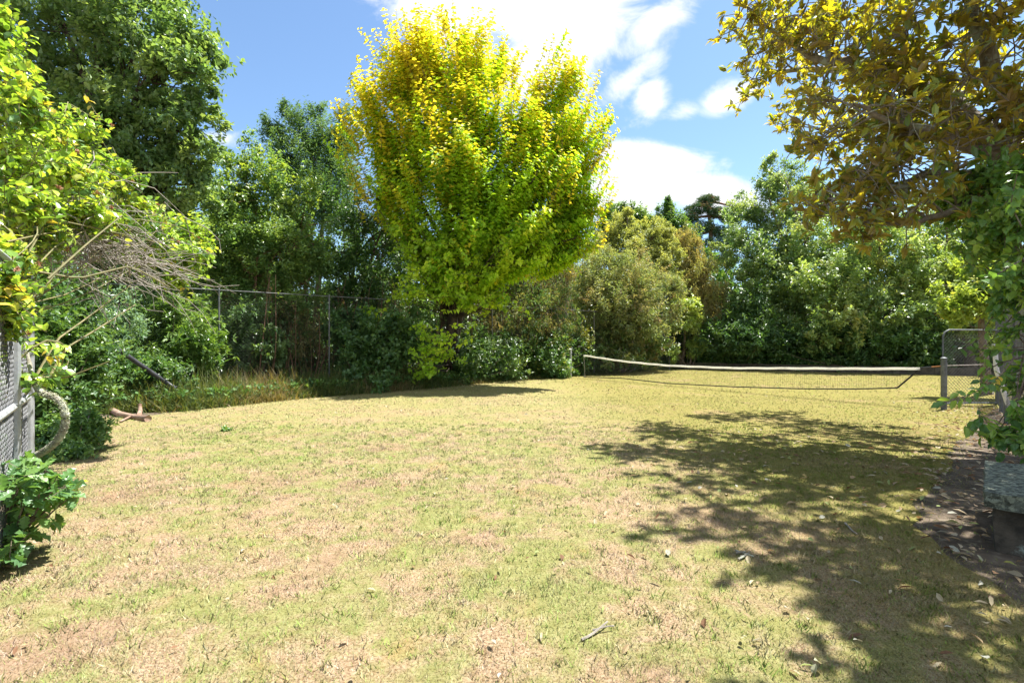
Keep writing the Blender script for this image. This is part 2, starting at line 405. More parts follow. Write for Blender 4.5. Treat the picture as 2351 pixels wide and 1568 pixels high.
rr_ = R.uniform(.012, .05, n)[:, None]; p = (c0[:, None, :] + R.normal(0, 1, (n, k, 2)) * rr_[:, :, None]).reshape(-1, 2)
a = R.uniform(0, 6.283, n * k); lean = R.uniform(.2, 1.1, n * k)
gb.leaves(np.c_[p, np.full(n * k, .004)], np.c_[np.cos(a) * lean, np.sin(a) * lean, np.ones(n * k)], np.c_[R.normal(0, 1, (n * k, 2)), np.full(n * k, .3)], R.uniform(.018, .05, n * k), R.uniform(.0035, .006, n * k) * (1 + np.repeat(c0[:, 1], k) * .12), np.repeat(tone, k, 0) * R.uniform(.85, 1.15, (n * k, 1)), BLADE)
tag(gb.build('grass', LAWNBLADE), 'short dry straw and green grass of the mown lawn', 'grass', kind='stuff')

# ------------------------------------------------------------------ foliage engine
GAIN = 1.75
def palette(pal, n, jit=.12):
    c = np.array([p[:3] for p in pal]); wts = np.array([p[3] if len(p) > 3 else 1. for p in pal]); wts /= wts.sum()
    idx = R.choice(len(pal), n, p=wts)
    return c[idx] * R.uniform(1 - jit, 1 + jit, (n, 1))
def sprigs(mb, tips, axis, nleaf, ll, lw, shoot, cols, tpl=DIAMOND, droop=.25, spread=.9, flat=.6, wood=None, wr=.004):
    """leafy shoots: leaves set along each shoot"""
    n = len(tips); axis = norm(axis)
    sh = shoot * R.uniform(.6, 1.3, n)
    t = np.tile((np.arange(nleaf) + .5) / nleaf, (n, 1)) + R.uniform(-.5, .5, (n, nleaf)) / nleaf
    base = tips - axis * sh[:, None]
    Pp = (base[:, None, :] + axis[:, None, :] * (t * sh[:, None])[:, :, None]).reshape(-1, 3)
    A = np.repeat(axis, nleaf, 0)
    rnd = norm(R.normal(0, 1, (n * nleaf, 3)))
    side = norm(rnd - (rnd * A).sum(1, keepdims=True) * A)
    D = A * (1 - .6 * spread) + side * spread; D[:, 2] -= droop
    N = rnd * .45 + np.array([0, 0, .55]) * (flat / .6) + A * .35 + R.normal(0, .2, (n * nleaf, 3))
    L = ll * R.uniform(.65, 1.25, n * nleaf); W = L * lw * R.uniform(.85, 1.15, n * nleaf)
    C = GAIN * np.repeat(cols, nleaf, 0) * R.uniform(.86, 1.14, (n * nleaf, 1))
    mb.leaves(Pp, D, N, L, W, C, tpl)
    if wood is not None:
        for i in range(n): wood.tube([base[i], tips[i]], [wr, wr * .5], 3, cap=False)

def sag(a, b, k=6, wob=.12, up=.0):
    a = np.asarray(a, float); b = np.asarray(b, float); t = np.linspace(0, 1, k)[:, None]
    L = np.linalg.norm(b - a)
    p = a + (b - a) * t + R.normal(0, wob * L / 3, 3) * np.sin(t * math.pi) + R.normal(0, wob * L / 6, 3) * np.sin(2 * t * math.pi)
    p[:, 2] += (up * L * np.sin(t * math.pi))[:, 0]
    return p
def B(px, py, rx, ry, Y, rd=None):
    return (P(px, py, Y), np.array([rx / F * Y, rd if rd else (rx + ry) / 2 / F * Y, ry / F * Y]))

def tree(name, label, cat, base, blobs, pal, top=None, tr=.16, nclump=16, ntip=18, nleaf=8, ll=.11, lw=.55, shoot=.35, up=.5, rand=.5, droop=.25,
         leaf=None, bark=None, tpl=DIAMOND, clump_r=.28, group=None, shell=.72, fork=.35, topfn=None, flat=.6, wood_twigs=12, spread=.9, stems=1, minz=.1, radial=None, gap=None):
    base = np.array([base[0], base[1], 0.])
    root = empty(name, base, label, cat, group)
    wood = MB(); fol = MB()
    cs = np.array([b[0] for b in blobs]); rs = np.array([b[1] for b in blobs])
    vol = rs.prod(1) ** (2 / 3); share = vol / vol.mean()
    cen = (cs * vol[:, None]).sum(0) / vol.sum()
    ztop = (cs[:, 2] + rs[:, 2] * .4).max(); zlow = (cs[:, 2] - rs[:, 2]).min()
    heads = []
    for s_ in range(stems):
        b0 = base + (np.array([R.normal(0, tr * 1.2), R.normal(0, tr * 1.2), -.05]) if stems > 1 else np.array([0, 0, -.05]))
        tgt = np.array([cen[0], cen[1], ztop * .78]) + (R.normal(0, .5, 3) * np.array([1, 1, 0]) * rs.mean() if stems > 1 else 0)
        path = sag(b0, tgt, 12, .08); tt = np.linspace(0, 1, 12)
        rr = tr / math.sqrt(stems) * (1 - .88 * tt) + .012; rr[0] *= 1.35
        wood.tube(path, rr, 8); heads.append((path, rr))
    allt = []; alla = []; allc = []
    zmin_all, zmax_all = (cs[:, 2] - rs[:, 2]).min(), (cs[:, 2] + rs[:, 2]).max()
    for bi, (c, r) in enumerate(blobs):
        path, rr = heads[bi % len(heads)]
        # limb
        zz = path[:, 2]; want = fork * zlow + (1 - fork) * min(c[2], ztop) - .25 * np.linalg.norm((c - path[-1])[:2])
        j = int(np.clip(np.searchsorted(zz, want), 2, 10))
        lp = sag(path[j], c, 8, .12, .06); lr = np.linspace(rr[j] * .7, .02 + .01 * tr, 8)
        wood.tube(lp, lr, 6)
        nc = max(4, int(nclump * share[bi]))
        d = norm(R.normal(0, 1, (nc, 3))); 
        f = np.where(R.random(nc) < shell, R.uniform(.68, 1.14, nc), R.uniform(.2, .72, nc))
        cc = c + d * f[:, None] * r
        if gap is not None:
            gn = np.sin(cc[:, 0] * 2.3 + 1.3 * np.sin(cc[:, 2] * 1.7)) * np.sin(cc[:, 2] * 2.1 + 1.1 * np.sin(cc[:, 1] * 1.9 + 2))
            kp = gn > gap; 
            if kp.sum() > 3: cc = cc[kp]; d = d[kp]; nc = len(cc)
        cc[:, 2] = np.maximum(cc[:, 2], minz)
        for k in range(min(nc, wood_twigs)):
            st = lp[R.integers(3, 8)]
            wood.tube(sag(st, cc[k], 5, .15, .03), np.linspace(.3 * lr[4] + .006, .005, 5), 4, cap=False)
        cr = clump_r * r.mean() * R.uniform(.6, 1.3, nc)
        off = R.normal(0, 1, (nc, ntip, 3)) * .55
        tips = cc[:, None, :] + off * cr[:, None, None]
        ax = (d[:, None, :] * .55 + norm(off) * .45 + np.array([0, 0, up]) + R.normal(0, rand, (nc, ntip, 3)))
        tips = tips.reshape(-1, 3); ax = ax.reshape(-1, 3)
        if radial is not None: ax = norm(tips - np.array(radial[0])) * radial[1] + norm(ax) * (1 - radial[1])
        tips[:, 2] = np.maximum(tips[:, 2], minz)
        n = len(tips)
        ccol = np.repeat(palette(pal, nc, .16), ntip, 0); col = .55 * ccol + .45 * palette(pal, n)
        if top is not None:
            h = (tips[:, 2] - zmin_all) / (zmax_all - zmin_all)
            outer = np.clip(np.linalg.norm((tips - c) / r, axis=1), 0, 1.3)
            pr = topfn(h, outer, tips) if topfn else np.clip((h - .5) * 2, 0, 1)
            k = R.random(n) < pr
            tc_ = palette(top, n); col[k] = tc_[k]
        allt.append(tips); alla.append(ax); allc.append(col)
    T = np.concatenate(allt); A = np.concatenate(alla); C = np.concatenate(allc)
    sprigs(fol, T, A, nleaf, ll, lw, shoot, C, tpl, droop, spread, flat)
    wood.build('trunk', bark or BARK, root, smooth=True)
    fol.build('crown', leaf or LEAF, root)
    return root

def shrub(name, label, base, blobs, pal, cat='shrub', ll=.09, lw=.5, nclump=14, ntip=14, nleaf=7, shoot=.22, leaf=None, group=None, up=.35, droop=.2, tpl=DIAMOND, stems=5, rand=.5, clump_r=.34, minz=.05, flat=.6, bark=None):
    base = np.array([np.mean([b[0][0] for b in blobs]), np.mean([b[0][1] for b in blobs]), 0.]); root = empty(name, base, label, cat, group)
    wood = MB(); fol = MB()
    vol = np.array([b[1].prod() ** (2 / 3) for b in blobs]); share = vol / vol.mean()
    for bi, (c, r) in enumerate(blobs):
        nc = max(4, int(nclump * share[bi]))
        d = norm(R.normal(0, 1, (nc, 3))); f = np.where(R.random(nc) < .75, R.uniform(.62, 1.22, nc), R.uniform(.2, .7, nc))
        cc = c + d * f[:, None] * r; cc[:, 2] = np.maximum(cc[:, 2], minz)
        for k in range(min(nc, stems)):
            wood.tube(sag(base + np.array([*R.normal(0, .08, 2), -.03]), cc[k], 7, .12, .03), np.linspace(.022, .005, 7), 5)
        cr = clump_r * r.mean() * R.uniform(.7, 1.3, nc)
        off = R.normal(0, 1, (nc, ntip, 3)) * .6
        tips = (cc[:, None, :] + off * cr[:, None, None]).reshape(-1, 3)
        tips[:, 2] = np.maximum(tips[:, 2], minz)
        ax = (d[:, None, :] * .6 + norm(off) * .4 + np.array([0, 0, up]) + R.normal(0, rand, (nc, ntip, 3))).reshape(-1, 3)
        col = .5 * np.repeat(palette(pal, nc, .15), ntip, 0) + .5 * palette(pal, len(tips))
        sprigs(fol, tips, ax, nleaf, ll, lw, shoot, col, tpl, droop, .9, flat)
    wood.build('stems', bark or BARK, root, smooth=True)
    fol.build('foliage', leaf or LEAF, root)
    return root

DKGREEN = [(.035, .085, .022), (.05, .105, .03), (.07, .12, .035), (.03, .07, .025)]
MIDGREEN = [(.06, .13, .03), (.085, .155, .04), (.05, .105, .03), (.11, .17, .05)]
OAKGREEN = [(.085, .15, .05), (.12, .19, .065), (.065, .12, .045), (.16, .22, .075, .6)]
OLIVE = [(.13, .16, .06), (.17, .19, .075), (.10, .135, .055), (.20, .20, .09, .5)]
BROWNISH = [(.15, .12, .06), (.19, .16, .075), (.11, .12, .05), (.21, .16, .08, .6)]
GOLD = [(.37, .335, .03), (.41, .36, .045), (.31, .31, .025)]
LIME = [(.24, .37, .022), (.30, .40, .028), (.17, .30, .02)]

# ------------------------------------------------------------------ far wood behind everything
fw = MB()
n = 34000
a = R.uniform(-62, 62, n) * math.pi / 180; d = R.uniform(31, 46, n)
hmax = 5.2 + 1.8 * np.sin(a * 9) + 1.2 * np.sin(a * 23 + 1)
z = R.uniform(0, 1, n) ** .8 * hmax
tips = np.c_[np.sin(a) * d * 1.15, np.cos(a) * d, z]
tips = tips[(tips[:, 1] > 18)]; n = len(tips)
sprigs(fw, tips, np.c_[R.normal(0, .5, n), -np.ones(n) * .4, R.normal(.5, .5, n)], 6, .42, .6, .8, palette(DKGREEN + MIDGREEN, n), flat=.5)
tag(fw.build('woodland', LEAF), 'dark leafy woodland filling the gaps behind the garden trees', 'woodland', kind='stuff')

un = MB(); n = 15000; t = R.uniform(-4, 21, n); of = R.uniform(.5, 1, n) ** 1 * 0 + np.abs(R.normal(0, 3.2, n)) + .7
pq = np.array([-7.3, 12.76]) + np.array([.77, .64]) * t[:, None] + np.array([-.64, .77]) * of[:, None]
hm = (.8 + .6 * np.sin(t * 1.3) + .4 * np.sin(of * 2.1 + t)) * np.clip(of / 1.6, .25, 2.2) + .5
sprigs(un, np.c_[pq, R.random(n) ** .9 * hm], np.c_[R.normal(.2, .5, n), R.normal(-.4, .5, n), R.normal(.4, .5, n)], 7, .13, .5, .35, palette(DKGREEN + MIDGREEN + [(.16, .13, .06)], n), flat=.5)
tag(un.build('undergrowth', LEAF), 'tangled leafy undergrowth on the ground behind the long fence', 'undergrowth', kind='stuff')

# ------------------------------------------------------------------ trees
T = tree
T('oak_tree', 'tall green oak tree at the far left behind the climbing rose', 'tree', (-10.6, 13.8),
  [B(150, 60, 170, 150, 13.2), B(330, 110, 150, 130, 13), B(420, 150, 90, 110, 12.6), B(90, 250, 150, 140, 13), B(260, 280, 150, 120, 12.4), B(400, 300, 100, 90, 12.6), B(200, 420, 190, 90, 12.6),
   B(380, 420, 100, 80, 12.8), B(250, -120, 240, 140, 13.5), B(20, 480, 130, 120, 12.8), B(300, 530, 140, 80, 13), B(455, 250, 50, 60, 12.6), B(440, 380, 60, 70, 12.6), B(460, 120, 45, 50, 12.6), B(400, 470, 90, 60, 12.8), B(120, 590, 140, 80, 12.6), B(270, 620, 110, 60, 12.6), B(40, 380, 90, 90, 12.8)],
  OAKGREEN, tr=.38, nclump=30, ntip=20, nleaf=8, ll=.14, lw=.58, shoot=.4, leaf=LEAF, bark=BARK_DARK, clump_r=.24, up=.25)
T('broadleaf_tree', 'mid green bushy tree between the oak and the golden elm, crown lit yellow green', 'tree', (-8.2, 16.8),
  [B(560, 400, 80, 80, 16.5), B(640, 450, 100, 90, 16), B(520, 500, 90, 90, 16), B(690, 520, 70, 90, 16), B(600, 590, 130, 80, 15.6), B(490, 610, 90, 80, 15.6), B(700, 620, 60, 60, 15.6)],
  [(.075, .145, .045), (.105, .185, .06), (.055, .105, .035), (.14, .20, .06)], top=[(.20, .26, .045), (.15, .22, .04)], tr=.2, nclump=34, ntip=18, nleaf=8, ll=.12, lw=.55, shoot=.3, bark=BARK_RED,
  topfn=lambda h, o, t: np.clip((h - .45) * .8, 0, .35), stems=3, clump_r=.26)  # sunlit crown top put into leaf colour: yellower leaves likelier with height
T('tall_slender_tree', 'tall feathery blue green tree showing just left of the golden elm', 'tree', (-8.4, 22.5),
  [B(700, 300, 70, 55, 22), B(640, 300, 30, 50, 22), B(780, 300, 50, 60, 22), B(720, 380, 100, 70, 22), B(780, 440, 70, 80, 21.5), B(690, 460, 70, 70, 21.5), B(650, 360, 40, 60, 22), B(725, 255, 18, 30, 22), B(655, 255, 14, 24, 22)],
  [(.055, .11, .045), (.07, .13, .05), (.09, .15, .06)], tr=.22, nclump=24, ntip=16, nleaf=9, ll=.17, lw=.28, shoot=.6, up=.8, leaf=LEAF_SOFT, clump_r=.30, stems=2)
T('dark_evergreen_tree', 'dark evergreen tree with forked trunk standing behind the fence left of the golden elm', 'tree', (-6.1, 18.4),
  [B(820, 470, 80, 80, 18.2), B(790, 580, 70, 80, 18), B(880, 590, 80, 90, 18), B(860, 680, 90, 60, 17.8), B(770, 660, 50, 50, 17.8), B(930, 500, 70, 80, 18.6)],
  DKGREEN + [(.06, .09, .03)], tr=.17, nclump=26, ntip=18, nleaf=8, ll=.13, lw=.42, shoot=.35, bark=BARK_DARK, stems=2)

def elmtop(h, o, t):
    left = np.clip((-1.5 - t[:, 0]) / 4, 0, 1)
    return np.clip((h - .42) * 1.25 + (o - .7) * .75 + left * .35, 0.06, .93)
elm = T('golden_elm_tree', 'large golden elm with bright yellow upper leaves and lime green lower leaves', 'tree', (-2.3, 18.0),
  [B(1000, 130, 95, 75, 16.8), B(930, 180, 75, 80, 16.6), B(1080, 150, 100, 85, 16.6), B(880, 290, 95, 95, 16.4), B(1000, 280, 120, 100, 15.8), B(1125, 270, 95, 90, 15.8), B(1215, 290, 60, 70, 16), B(1290, 210, 70, 75, 16.8),
   B(1310, 310, 90, 95, 16.6), B(1230, 330, 90, 90, 15.9), B(900, 380, 60, 60, 16.2), B(1020, 400, 120, 80, 15.2), B(1150, 400, 110, 90, 15), B(1280, 430, 95, 85, 15.8), B(1340, 400, 45, 75, 16.2),
   B(1060, 500, 120, 75, 15.2), B(1190, 510, 110, 65, 15.2), B(1290, 510, 60, 50, 16), B(960, 490, 70, 60, 15.8), B(1050, 590, 90, 55, 15.6), B(1090, 660, 50, 40, 15.8), B(1000, 570, 90, 50, 16.4), B(1130, 590, 90, 50, 16.6), B(1220, 420, 60, 60, 14.6), B(1330, 490, 50, 60, 15.8), B(1345, 540, 40, 45, 15.6), B(1300, 590, 40, 35, 15.6), B(1365, 450, 30, 50, 15.8),  B(1270, 560, 60, 35, 15.6),  B(1180, 600, 70, 40, 15.2), B(1010, 640, 60, 45, 15.6), B(1120, 650, 60, 40, 15.4), B(1080, 330, 80, 70, 15), B(865, 455, 35, 35, 15.8)],
  LIME + [(.12, .22, .02)], top=GOLD + [(.31, .36, .03)], topfn=elmtop, tr=.30, gap=-.4, nclump=30, ntip=10, nleaf=17, ll=.15, lw=.62, shoot=1.15, up=.75, droop=.5, radial=((-1.7, 17.2, 3.2), .72), leaf=LEAF_BRIGHT, bark=BARK_ELM,
  stems=4, clump_r=.29, fork=.6, shell=.62, rand=.35)
# upright leading shoots at the top of the elm and low sprays in front of its trunk
sh = MB(); tw = MB()
for (px, py, Y, n_) in [(915, 45, 16.8, 5), (1005, 35, 16.8, 6), (1040, 55, 16.6, 5), (965, 75, 16.6, 5), (1105, 75, 16.6, 5), (1160, 110, 16.6, 5), (855, 80, 16.6, 4), (830, 165, 16.5, 5), (795, 195, 16.5, 4),
                        (780, 260, 16.4, 4), (1200, 140, 16.6, 5), (1225, 180, 16.2, 5), (1180, 200, 16, 4), (1270, 118, 16.8, 7), (1310, 125, 16.7, 7), (1340, 140, 16.7, 5), (1355, 170, 16.6, 4), (1395, 255, 16.5, 4), (1395, 330, 16.3, 4), (885, 110, 16.6, 4), (790, 340, 16.3, 4), (1395, 410, 16.2, 4), (1385, 470, 16, 5), (1360, 530, 15.8, 5), (1400, 290, 16.2, 4), (790, 300, 16, 4), (805, 380, 16, 4), (840, 420, 15.8, 4), (1050, 90, 15.8, 5), (950, 130, 15.8, 5), (1330, 240, 15.6, 4), (1250, 270, 15.2, 4), (1120, 210, 15, 4), (980, 240, 15, 4), (1300, 380, 15, 4), (900, 260, 15.4, 4)]:
    c = P(px, py, Y)
    for k in range(n_ + 2):
        tip = c + R.normal(0, .26, 3); ax = norm(np.array([(px - 1090) / 600 + R.normal(0, .2), R.normal(0, .2), 1.0]))
        sprigs(sh, tip[None], ax[None], 26, .14, .6, 1.5, palette(GOLD + LIME[:1], 1), DIAMOND, .5, .8, .5, tw, .008)
for (px, py, rx, Y, n_) in [(960, 650, 45, 15.4, 26), (1000, 800, 50, 14.6, 30), (985, 850, 25, 14.6, 12), (960, 620, 30, 15.4, 12), (965, 760, 18, 14.6, 7), (1110, 690, 45, 15.6, 10), (880, 430, 40, 15.6, 18), (880, 730, 30, 15.2, 8), (925, 680, 20, 15.3, 8), (1000, 590, 80, 15.4, 46), (1090, 620, 70, 15.3, 44), (1170, 580, 70, 15.2, 36), (1050, 670, 45, 15.4, 24), (960, 560, 60, 15.4, 26), (1240, 560, 60, 15.5, 26), (1080, 700, 35, 15.6, 14), (1150, 690, 30, 15.8, 10)]:
    c = P(px, py, Y); m = rx / F * Y
    hub = np.array([-2.1, 17.4, 2.2 if py < 720 else .6])
    for k in range(n_):
        tip = c + R.normal(0, .5, 3) * np.array([m, m, m * .7]); ax = norm(np.array([R.normal(0, .7), -.5, R.normal(.05, .3)]))
        sprigs(sh, tip[None], ax[None], 14, .15, .68, .6, palette([(.24, .36, .03), (.30, .40, .035), (.20, .32, .03)], 1), DIAMOND, .15, .9, .85, tw, .007)
        if k % 4 == 0: tw.tube(sag(hub, tip, 7, .08), np.linspace(.02, .006, 7), 4, cap=False)
sh.build('leading_shoots', LEAF_BRIGHT, elm); tw.build('twigs', BARK_DARK, elm)

tea = T('tea_tree', 'brownish twiggy tree with hanging dry stems under the right side of the golden elm', 'tree', (.5, 20.6),
  [B(1130, 640, 90, 80, 20), B(1230, 640, 90, 80, 20.5), B(1290, 690, 60, 80, 21), B(1180, 730, 110, 70, 19.6), B(1080, 730, 60, 60, 19.2), B(1250, 770, 70, 60, 20.2)],
  BROWNISH + DKGREEN + [(.07, .10, .04)], tr=.2, nclump=26, ntip=16, nleaf=9, ll=.15, lw=.25, shoot=.55, up=-.4, droop=.5, leaf=LEAF_SOFT, bark=BARK_RED, stems=4)
hg = MB()
for k in range(260):
    px = R.uniform(1060, 1310); Y = 19.0 + (px - 1060) / 250 * 2 + R.uniform(-.3, .6)
    a0 = P(px, R.uniform(580, 720), Y); ln_ = R.uniform(.6, 2.6)
    b0 = a0 + np.array([R.normal(0, .15), R.normal(0, .1), -min(ln_, a0[2] - .05)])
    hg.tube(sag(a0, b0, 5, .06), np.linspace(.012, .006, 5), 3, cap=False)
hg.build('hanging_stems', TWIG, tea)

T('grey_green_tree', 'grey green fine leaved tree behind the left end of the net', 'tree', (4.6, 24.2),
  [B(1330, 640, 60, 70, 23.2), B(1400, 620, 70, 60, 23.4), B(1470, 650, 80, 70, 23.6), B(1360, 710, 80, 60, 22.6), B(1450, 730, 80, 55, 22.8), B(1530, 690, 45, 60, 24), B(1420, 670, 90, 60, 22.8)],
  [(.13, .17, .07), (.17, .20, .085), (.10, .14, .06), (.22, .22, .12, .5), (.19, .15, .09, .5)], tr=.2, nclump=32, ntip=18, nleaf=9, ll=.15, lw=.3, shoot=.4, leaf=LEAF_SOFT, bark=BARK, stems=4, clump_r=.3)
T('pittosporum_tree', 'pale lime tree with rounded cushion like clumps above the grey green tree', 'tree', (6.2, 27.5),
  [B(1380, 560, 38, 32, 26.6), B(1430, 525, 42, 36, 27), B(1480, 540, 45, 38, 26.8), B(1520, 545, 34, 32, 27), B(1450, 580, 55, 36, 26.2), B(1400, 600, 45, 34, 26), B(1500, 595, 45, 45, 26.4), B(1345, 575, 24, 22, 26.6), B(1535, 600, 28, 50, 26.6), B(1440, 500, 24, 22, 27.2)],
  [(.19, .215, .075), (.24, .26, .095), (.15, .185, .065)], tr=.2, nclump=34, ntip=20, nleaf=9, ll=.14, lw=.4, shoot=.28, up=.6, leaf=LEAF_SOFT, shell=.9, clump_r=.24, stems=3)
T('weeping_tree', 'weeping brownish olive tree left of the pine', 'tree', (10.6, 29),
  [B(1570, 560, 40, 40, 28.4), B(1590, 620, 50, 50, 28), B(1620, 690, 50, 50, 27.6), B(1570, 660, 45, 60, 28), B(1630, 740, 40, 40, 27.2)],
  [(.20, .18, .075), (.16, .16, .06), (.24, .20, .09), (.13, .15, .055)], tr=.18, nclump=30, ntip=16, nleaf=9, ll=.2, lw=.22, shoot=.7, up=-.9, droop=.6, leaf=LEAF_SOFT, stems=2)
T('small_round_tree', 'small bright tree with a round crown on a thin pale trunk by the back corner', 'tree', (8.7, 26.6),
  [B(1575, 700, 32, 32, 26.0), B(1585, 735, 28, 24, 25.8), B(1560, 735, 24, 24, 26)],
  [(.20, .27, .06), (.27, .31, .10), (.15, .22, .05)], tr=.10, nclump=26, ntip=16, nleaf=8, ll=.13, lw=.5, shoot=.25, leaf=LEAF)
for i, (x0, b_, lab) in enumerate([(6.9, [B(1400, 500, 30, 34, 36), B(1395, 530, 40, 40, 36), B(1480, 500, 40, 25, 36), B(1450, 510, 40, 24, 36), B(1405, 470, 8, 14, 36), B(1440, 480, 30, 16, 36)], 'dark tree with thin shoots rising behind the pale lime tree'),
                                   (11.4, [B(1540, 510, 34, 34, 37), B(1535, 480, 12, 24, 37), B(1560, 540, 40, 30, 37), B(1515, 490, 16, 16, 37), B(1533, 460, 5, 12, 37)], 'slim tree with one tall spike shoot just left of the pine')]):
    T('shooting_tree', lab, 'tree', (x0, 36.5), b_, MIDGREEN + [(.09, .13, .05)], tr=.2, nclump=18, ntip=14, nleaf=8, ll=.24, lw=.4, shoot=.6, up=1.0, leaf=LEAF, clump_r=.35)

T('lilac_tree', 'light green bushy tree with low branches right behind the fence at the left', 'tree', (-7.6, 15.2),
  [B(500, 540, 70, 70, 15), B(560, 620, 80, 60, 14.8), B(650, 560, 70, 70, 15), B(700, 650, 50, 50, 15), B(620, 690, 80, 40, 14.6), B(520, 680, 50, 50, 14.6), B(720, 560, 40, 60, 15.2)], [(.08, .15, .05), (.115, .19, .06), (.06, .11, .035), (.16, .23, .06)],
  tr=.12, nclump=26, ntip=14, nleaf=9, ll=.1, lw=.48, shoot=.4, bark=BARK_RED, stems=4, radial=((-6.8, 15.2, .5), .5))
T('background_tree', 'dark leafy tree filling the gap behind the bushy tree at the left', 'tree', (-12.0, 24.5),
  [B(560, 560, 120, 80, 24), B(470, 640, 110, 70, 23.6), B(620, 650, 110, 60, 23), B(520, 480, 70, 60, 24.4), B(660, 560, 80, 80, 24)], DKGREEN + MIDGREEN, tr=.25, nclump=30, ntip=18, nleaf=8, ll=.2, lw=.5, shoot=.4)
T('background_tree', 'dark leafy tree filling the gap behind the golden elm trunk', 'tree', (-4.8, 25),
  [B(820, 600, 110, 80, 24), B(900, 660, 110, 60, 23.4), B(1000, 660, 100, 70, 24), B(1100, 620, 110, 80, 24.6), B(960, 560, 110, 70, 24.6), B(1040, 730, 110, 60, 21), B(960, 720, 80, 60, 21), B(1110, 720, 80, 60, 21.5), B(1200, 620, 90, 90, 25), B(1290, 680, 60, 70, 26)], DKGREEN + MIDGREEN, tr=.25, nclump=30, ntip=18, nleaf=8, ll=.2, lw=.5, shoot=.4)

T('background_tree', 'dark leafy tree filling the gaps behind the sunlit tree at the right', 'tree', (22.5, 33),
  [B(1780, 620, 110, 90, 32), B(1900, 600, 110, 90, 32), B(2020, 600, 110, 80, 31), B(1850, 700, 130, 60, 31), B(2000, 700, 130, 60, 30), B(1720, 700, 90, 70, 32), B(2140, 640, 100, 90, 30)], DKGREEN + MIDGREEN, tr=.3, nclump=30, ntip=18, nleaf=8, ll=.26, lw=.55, shoot=.5)

# pine with layered boughs
pb = P(1625, 784, 40); pr_ = empty('pine_tree', (pb[0], pb[1], 0), 'dark pine with flat layered boughs standing on the skyline', 'tree')
wood = MB(); fol = MB()
trunk = np.array([[pb[0] + .25 * math.sin(k * .9), pb[1], k * 1.12] for k in range(0, 12)]); wood.tube(trunk, np.linspace(.42, .10, 12), 8)
for (px, py, rx, ry) in [(1625, 460, 26, 14), (1605, 478, 34, 14), (1650, 488, 30, 14), (1680, 500, 28, 12), (1580, 500, 24, 13), (1610, 520, 40, 16), (1660, 530, 34, 14), (1585, 545, 30, 14), (1640, 560, 50, 16),
                         (1690, 555, 26, 14), (1600, 590, 40, 16), (1665, 595, 36, 16), (1695, 480, 14, 10)]:
    c, r = B(px, py, rx, ry, 40, rx / F * 40); j = int(np.clip(np.searchsorted(trunk[:, 2], c[2] - .5), 1, 11))
    wood.tube(sag(trunk[j], c, 6, .1), np.linspace(.13, .04, 6), 5)
    nn = 110; d = norm(R.normal(0, 1, (nn, 3))); tips = c + d * r * R.uniform(.6, 1, (nn, 1))
    sprigs(fol, tips, d * .6 + np.array([0, 0, .5]), 16, .3, .09, .35, palette([(.04, .085, .04), (.055, .105, .045), (.08, .11, .05), (.17, .12, .06, .25)], nn), DIAMOND, 0, .9, .3)
wood.build('trunk', BARK_RED, pr_, smooth=True); fol.build('crown', NEEDLE, pr_)

T('tall_leafy_tree', 'tall blue green leafy tree right of the pine, top reaching above the others', 'tree', (16.5, 30),
  [B(1790, 420, 60, 50, 29), B(1770, 385, 26, 30, 29), B(1850, 420, 60, 50, 29.4), B(1730, 490, 70, 60, 28.4), B(1830, 500, 90, 70, 28), B(1700, 580, 70, 60, 27.6), B(1800, 600, 100, 80, 27), B(1720, 680, 70, 60, 26.8), B(1830, 690, 90, 70, 26.4), B(1760, 740, 80, 50, 26.4)],
  [(.10, .165, .06), (.135, .20, .075), (.075, .13, .05), (.20, .25, .10)], tr=.32, nclump=30, ntip=20, nleaf=8, ll=.17, lw=.5, shoot=.45, stems=2, clump_r=.25)
T('sunlit_broadleaf_tree', 'wide sunlit green tree above the middle of the back wall', 'tree', (18.2, 25.5),
  [B(1930, 540, 90, 70, 25), B(2020, 560, 90, 80, 24.4), B(1900, 640, 90, 70, 24.2), B(2000, 660, 100, 70, 23.6), B(2090, 620, 90, 80, 24), B(1950, 740, 90, 60, 23.2), B(2060, 730, 90, 50, 23), B(2120, 540, 80, 70, 25), B(1900, 780, 60, 40, 23.4)],
  [(.12, .19, .06), (.16, .23, .075), (.21, .27, .10), (.085, .14, .045), (.26, .26, .09, .4)], tr=.3, nclump=30, ntip=20, nleaf=8, ll=.16, lw=.52, shoot=.4, stems=2, clump_r=.25)
T('shady_broadleaf_tree', 'green tree filling the far right corner behind the open gate', 'tree', (22.5, 24),
  [B(2190, 500, 90, 80, 25), B(2260, 580, 90, 80, 24), B(2190, 640, 90, 80, 23.5), B(2300, 460, 90, 90, 25), B(2310, 680, 90, 80, 22), B(2150, 720, 70, 50, 22.4), B(2230, 750, 80, 40, 21.6)],
  [(.12, .19, .055), (.17, .24, .075), (.22, .28, .09), (.08, .14, .045)], tr=.3, nclump=28, ntip=18, nleaf=8, ll=.16, lw=.52, shoot=.4, stems=2)
T('yellow_green_tree', 'bright yellow green young tree behind the gate and the right fence', 'tree', (12.6, 13.6),
  [B(2230, 660, 60, 50, 12.8), B(2280, 690, 55, 55, 12.6), B(2210, 720, 40, 40, 12.8), B(2270, 620, 50, 40, 13), B(2310, 640, 40, 60, 12.8), B(2240, 590, 45, 35, 13.2)],
  [(.17, .24, .055), (.22, .28, .07), (.13, .20, .045), (.32, .24, .06, .12)], tr=.12, nclump=20, ntip=16, nleaf=7, ll=.12, lw=.5, shoot=.3, leaf=LEAF_BRIGHT)

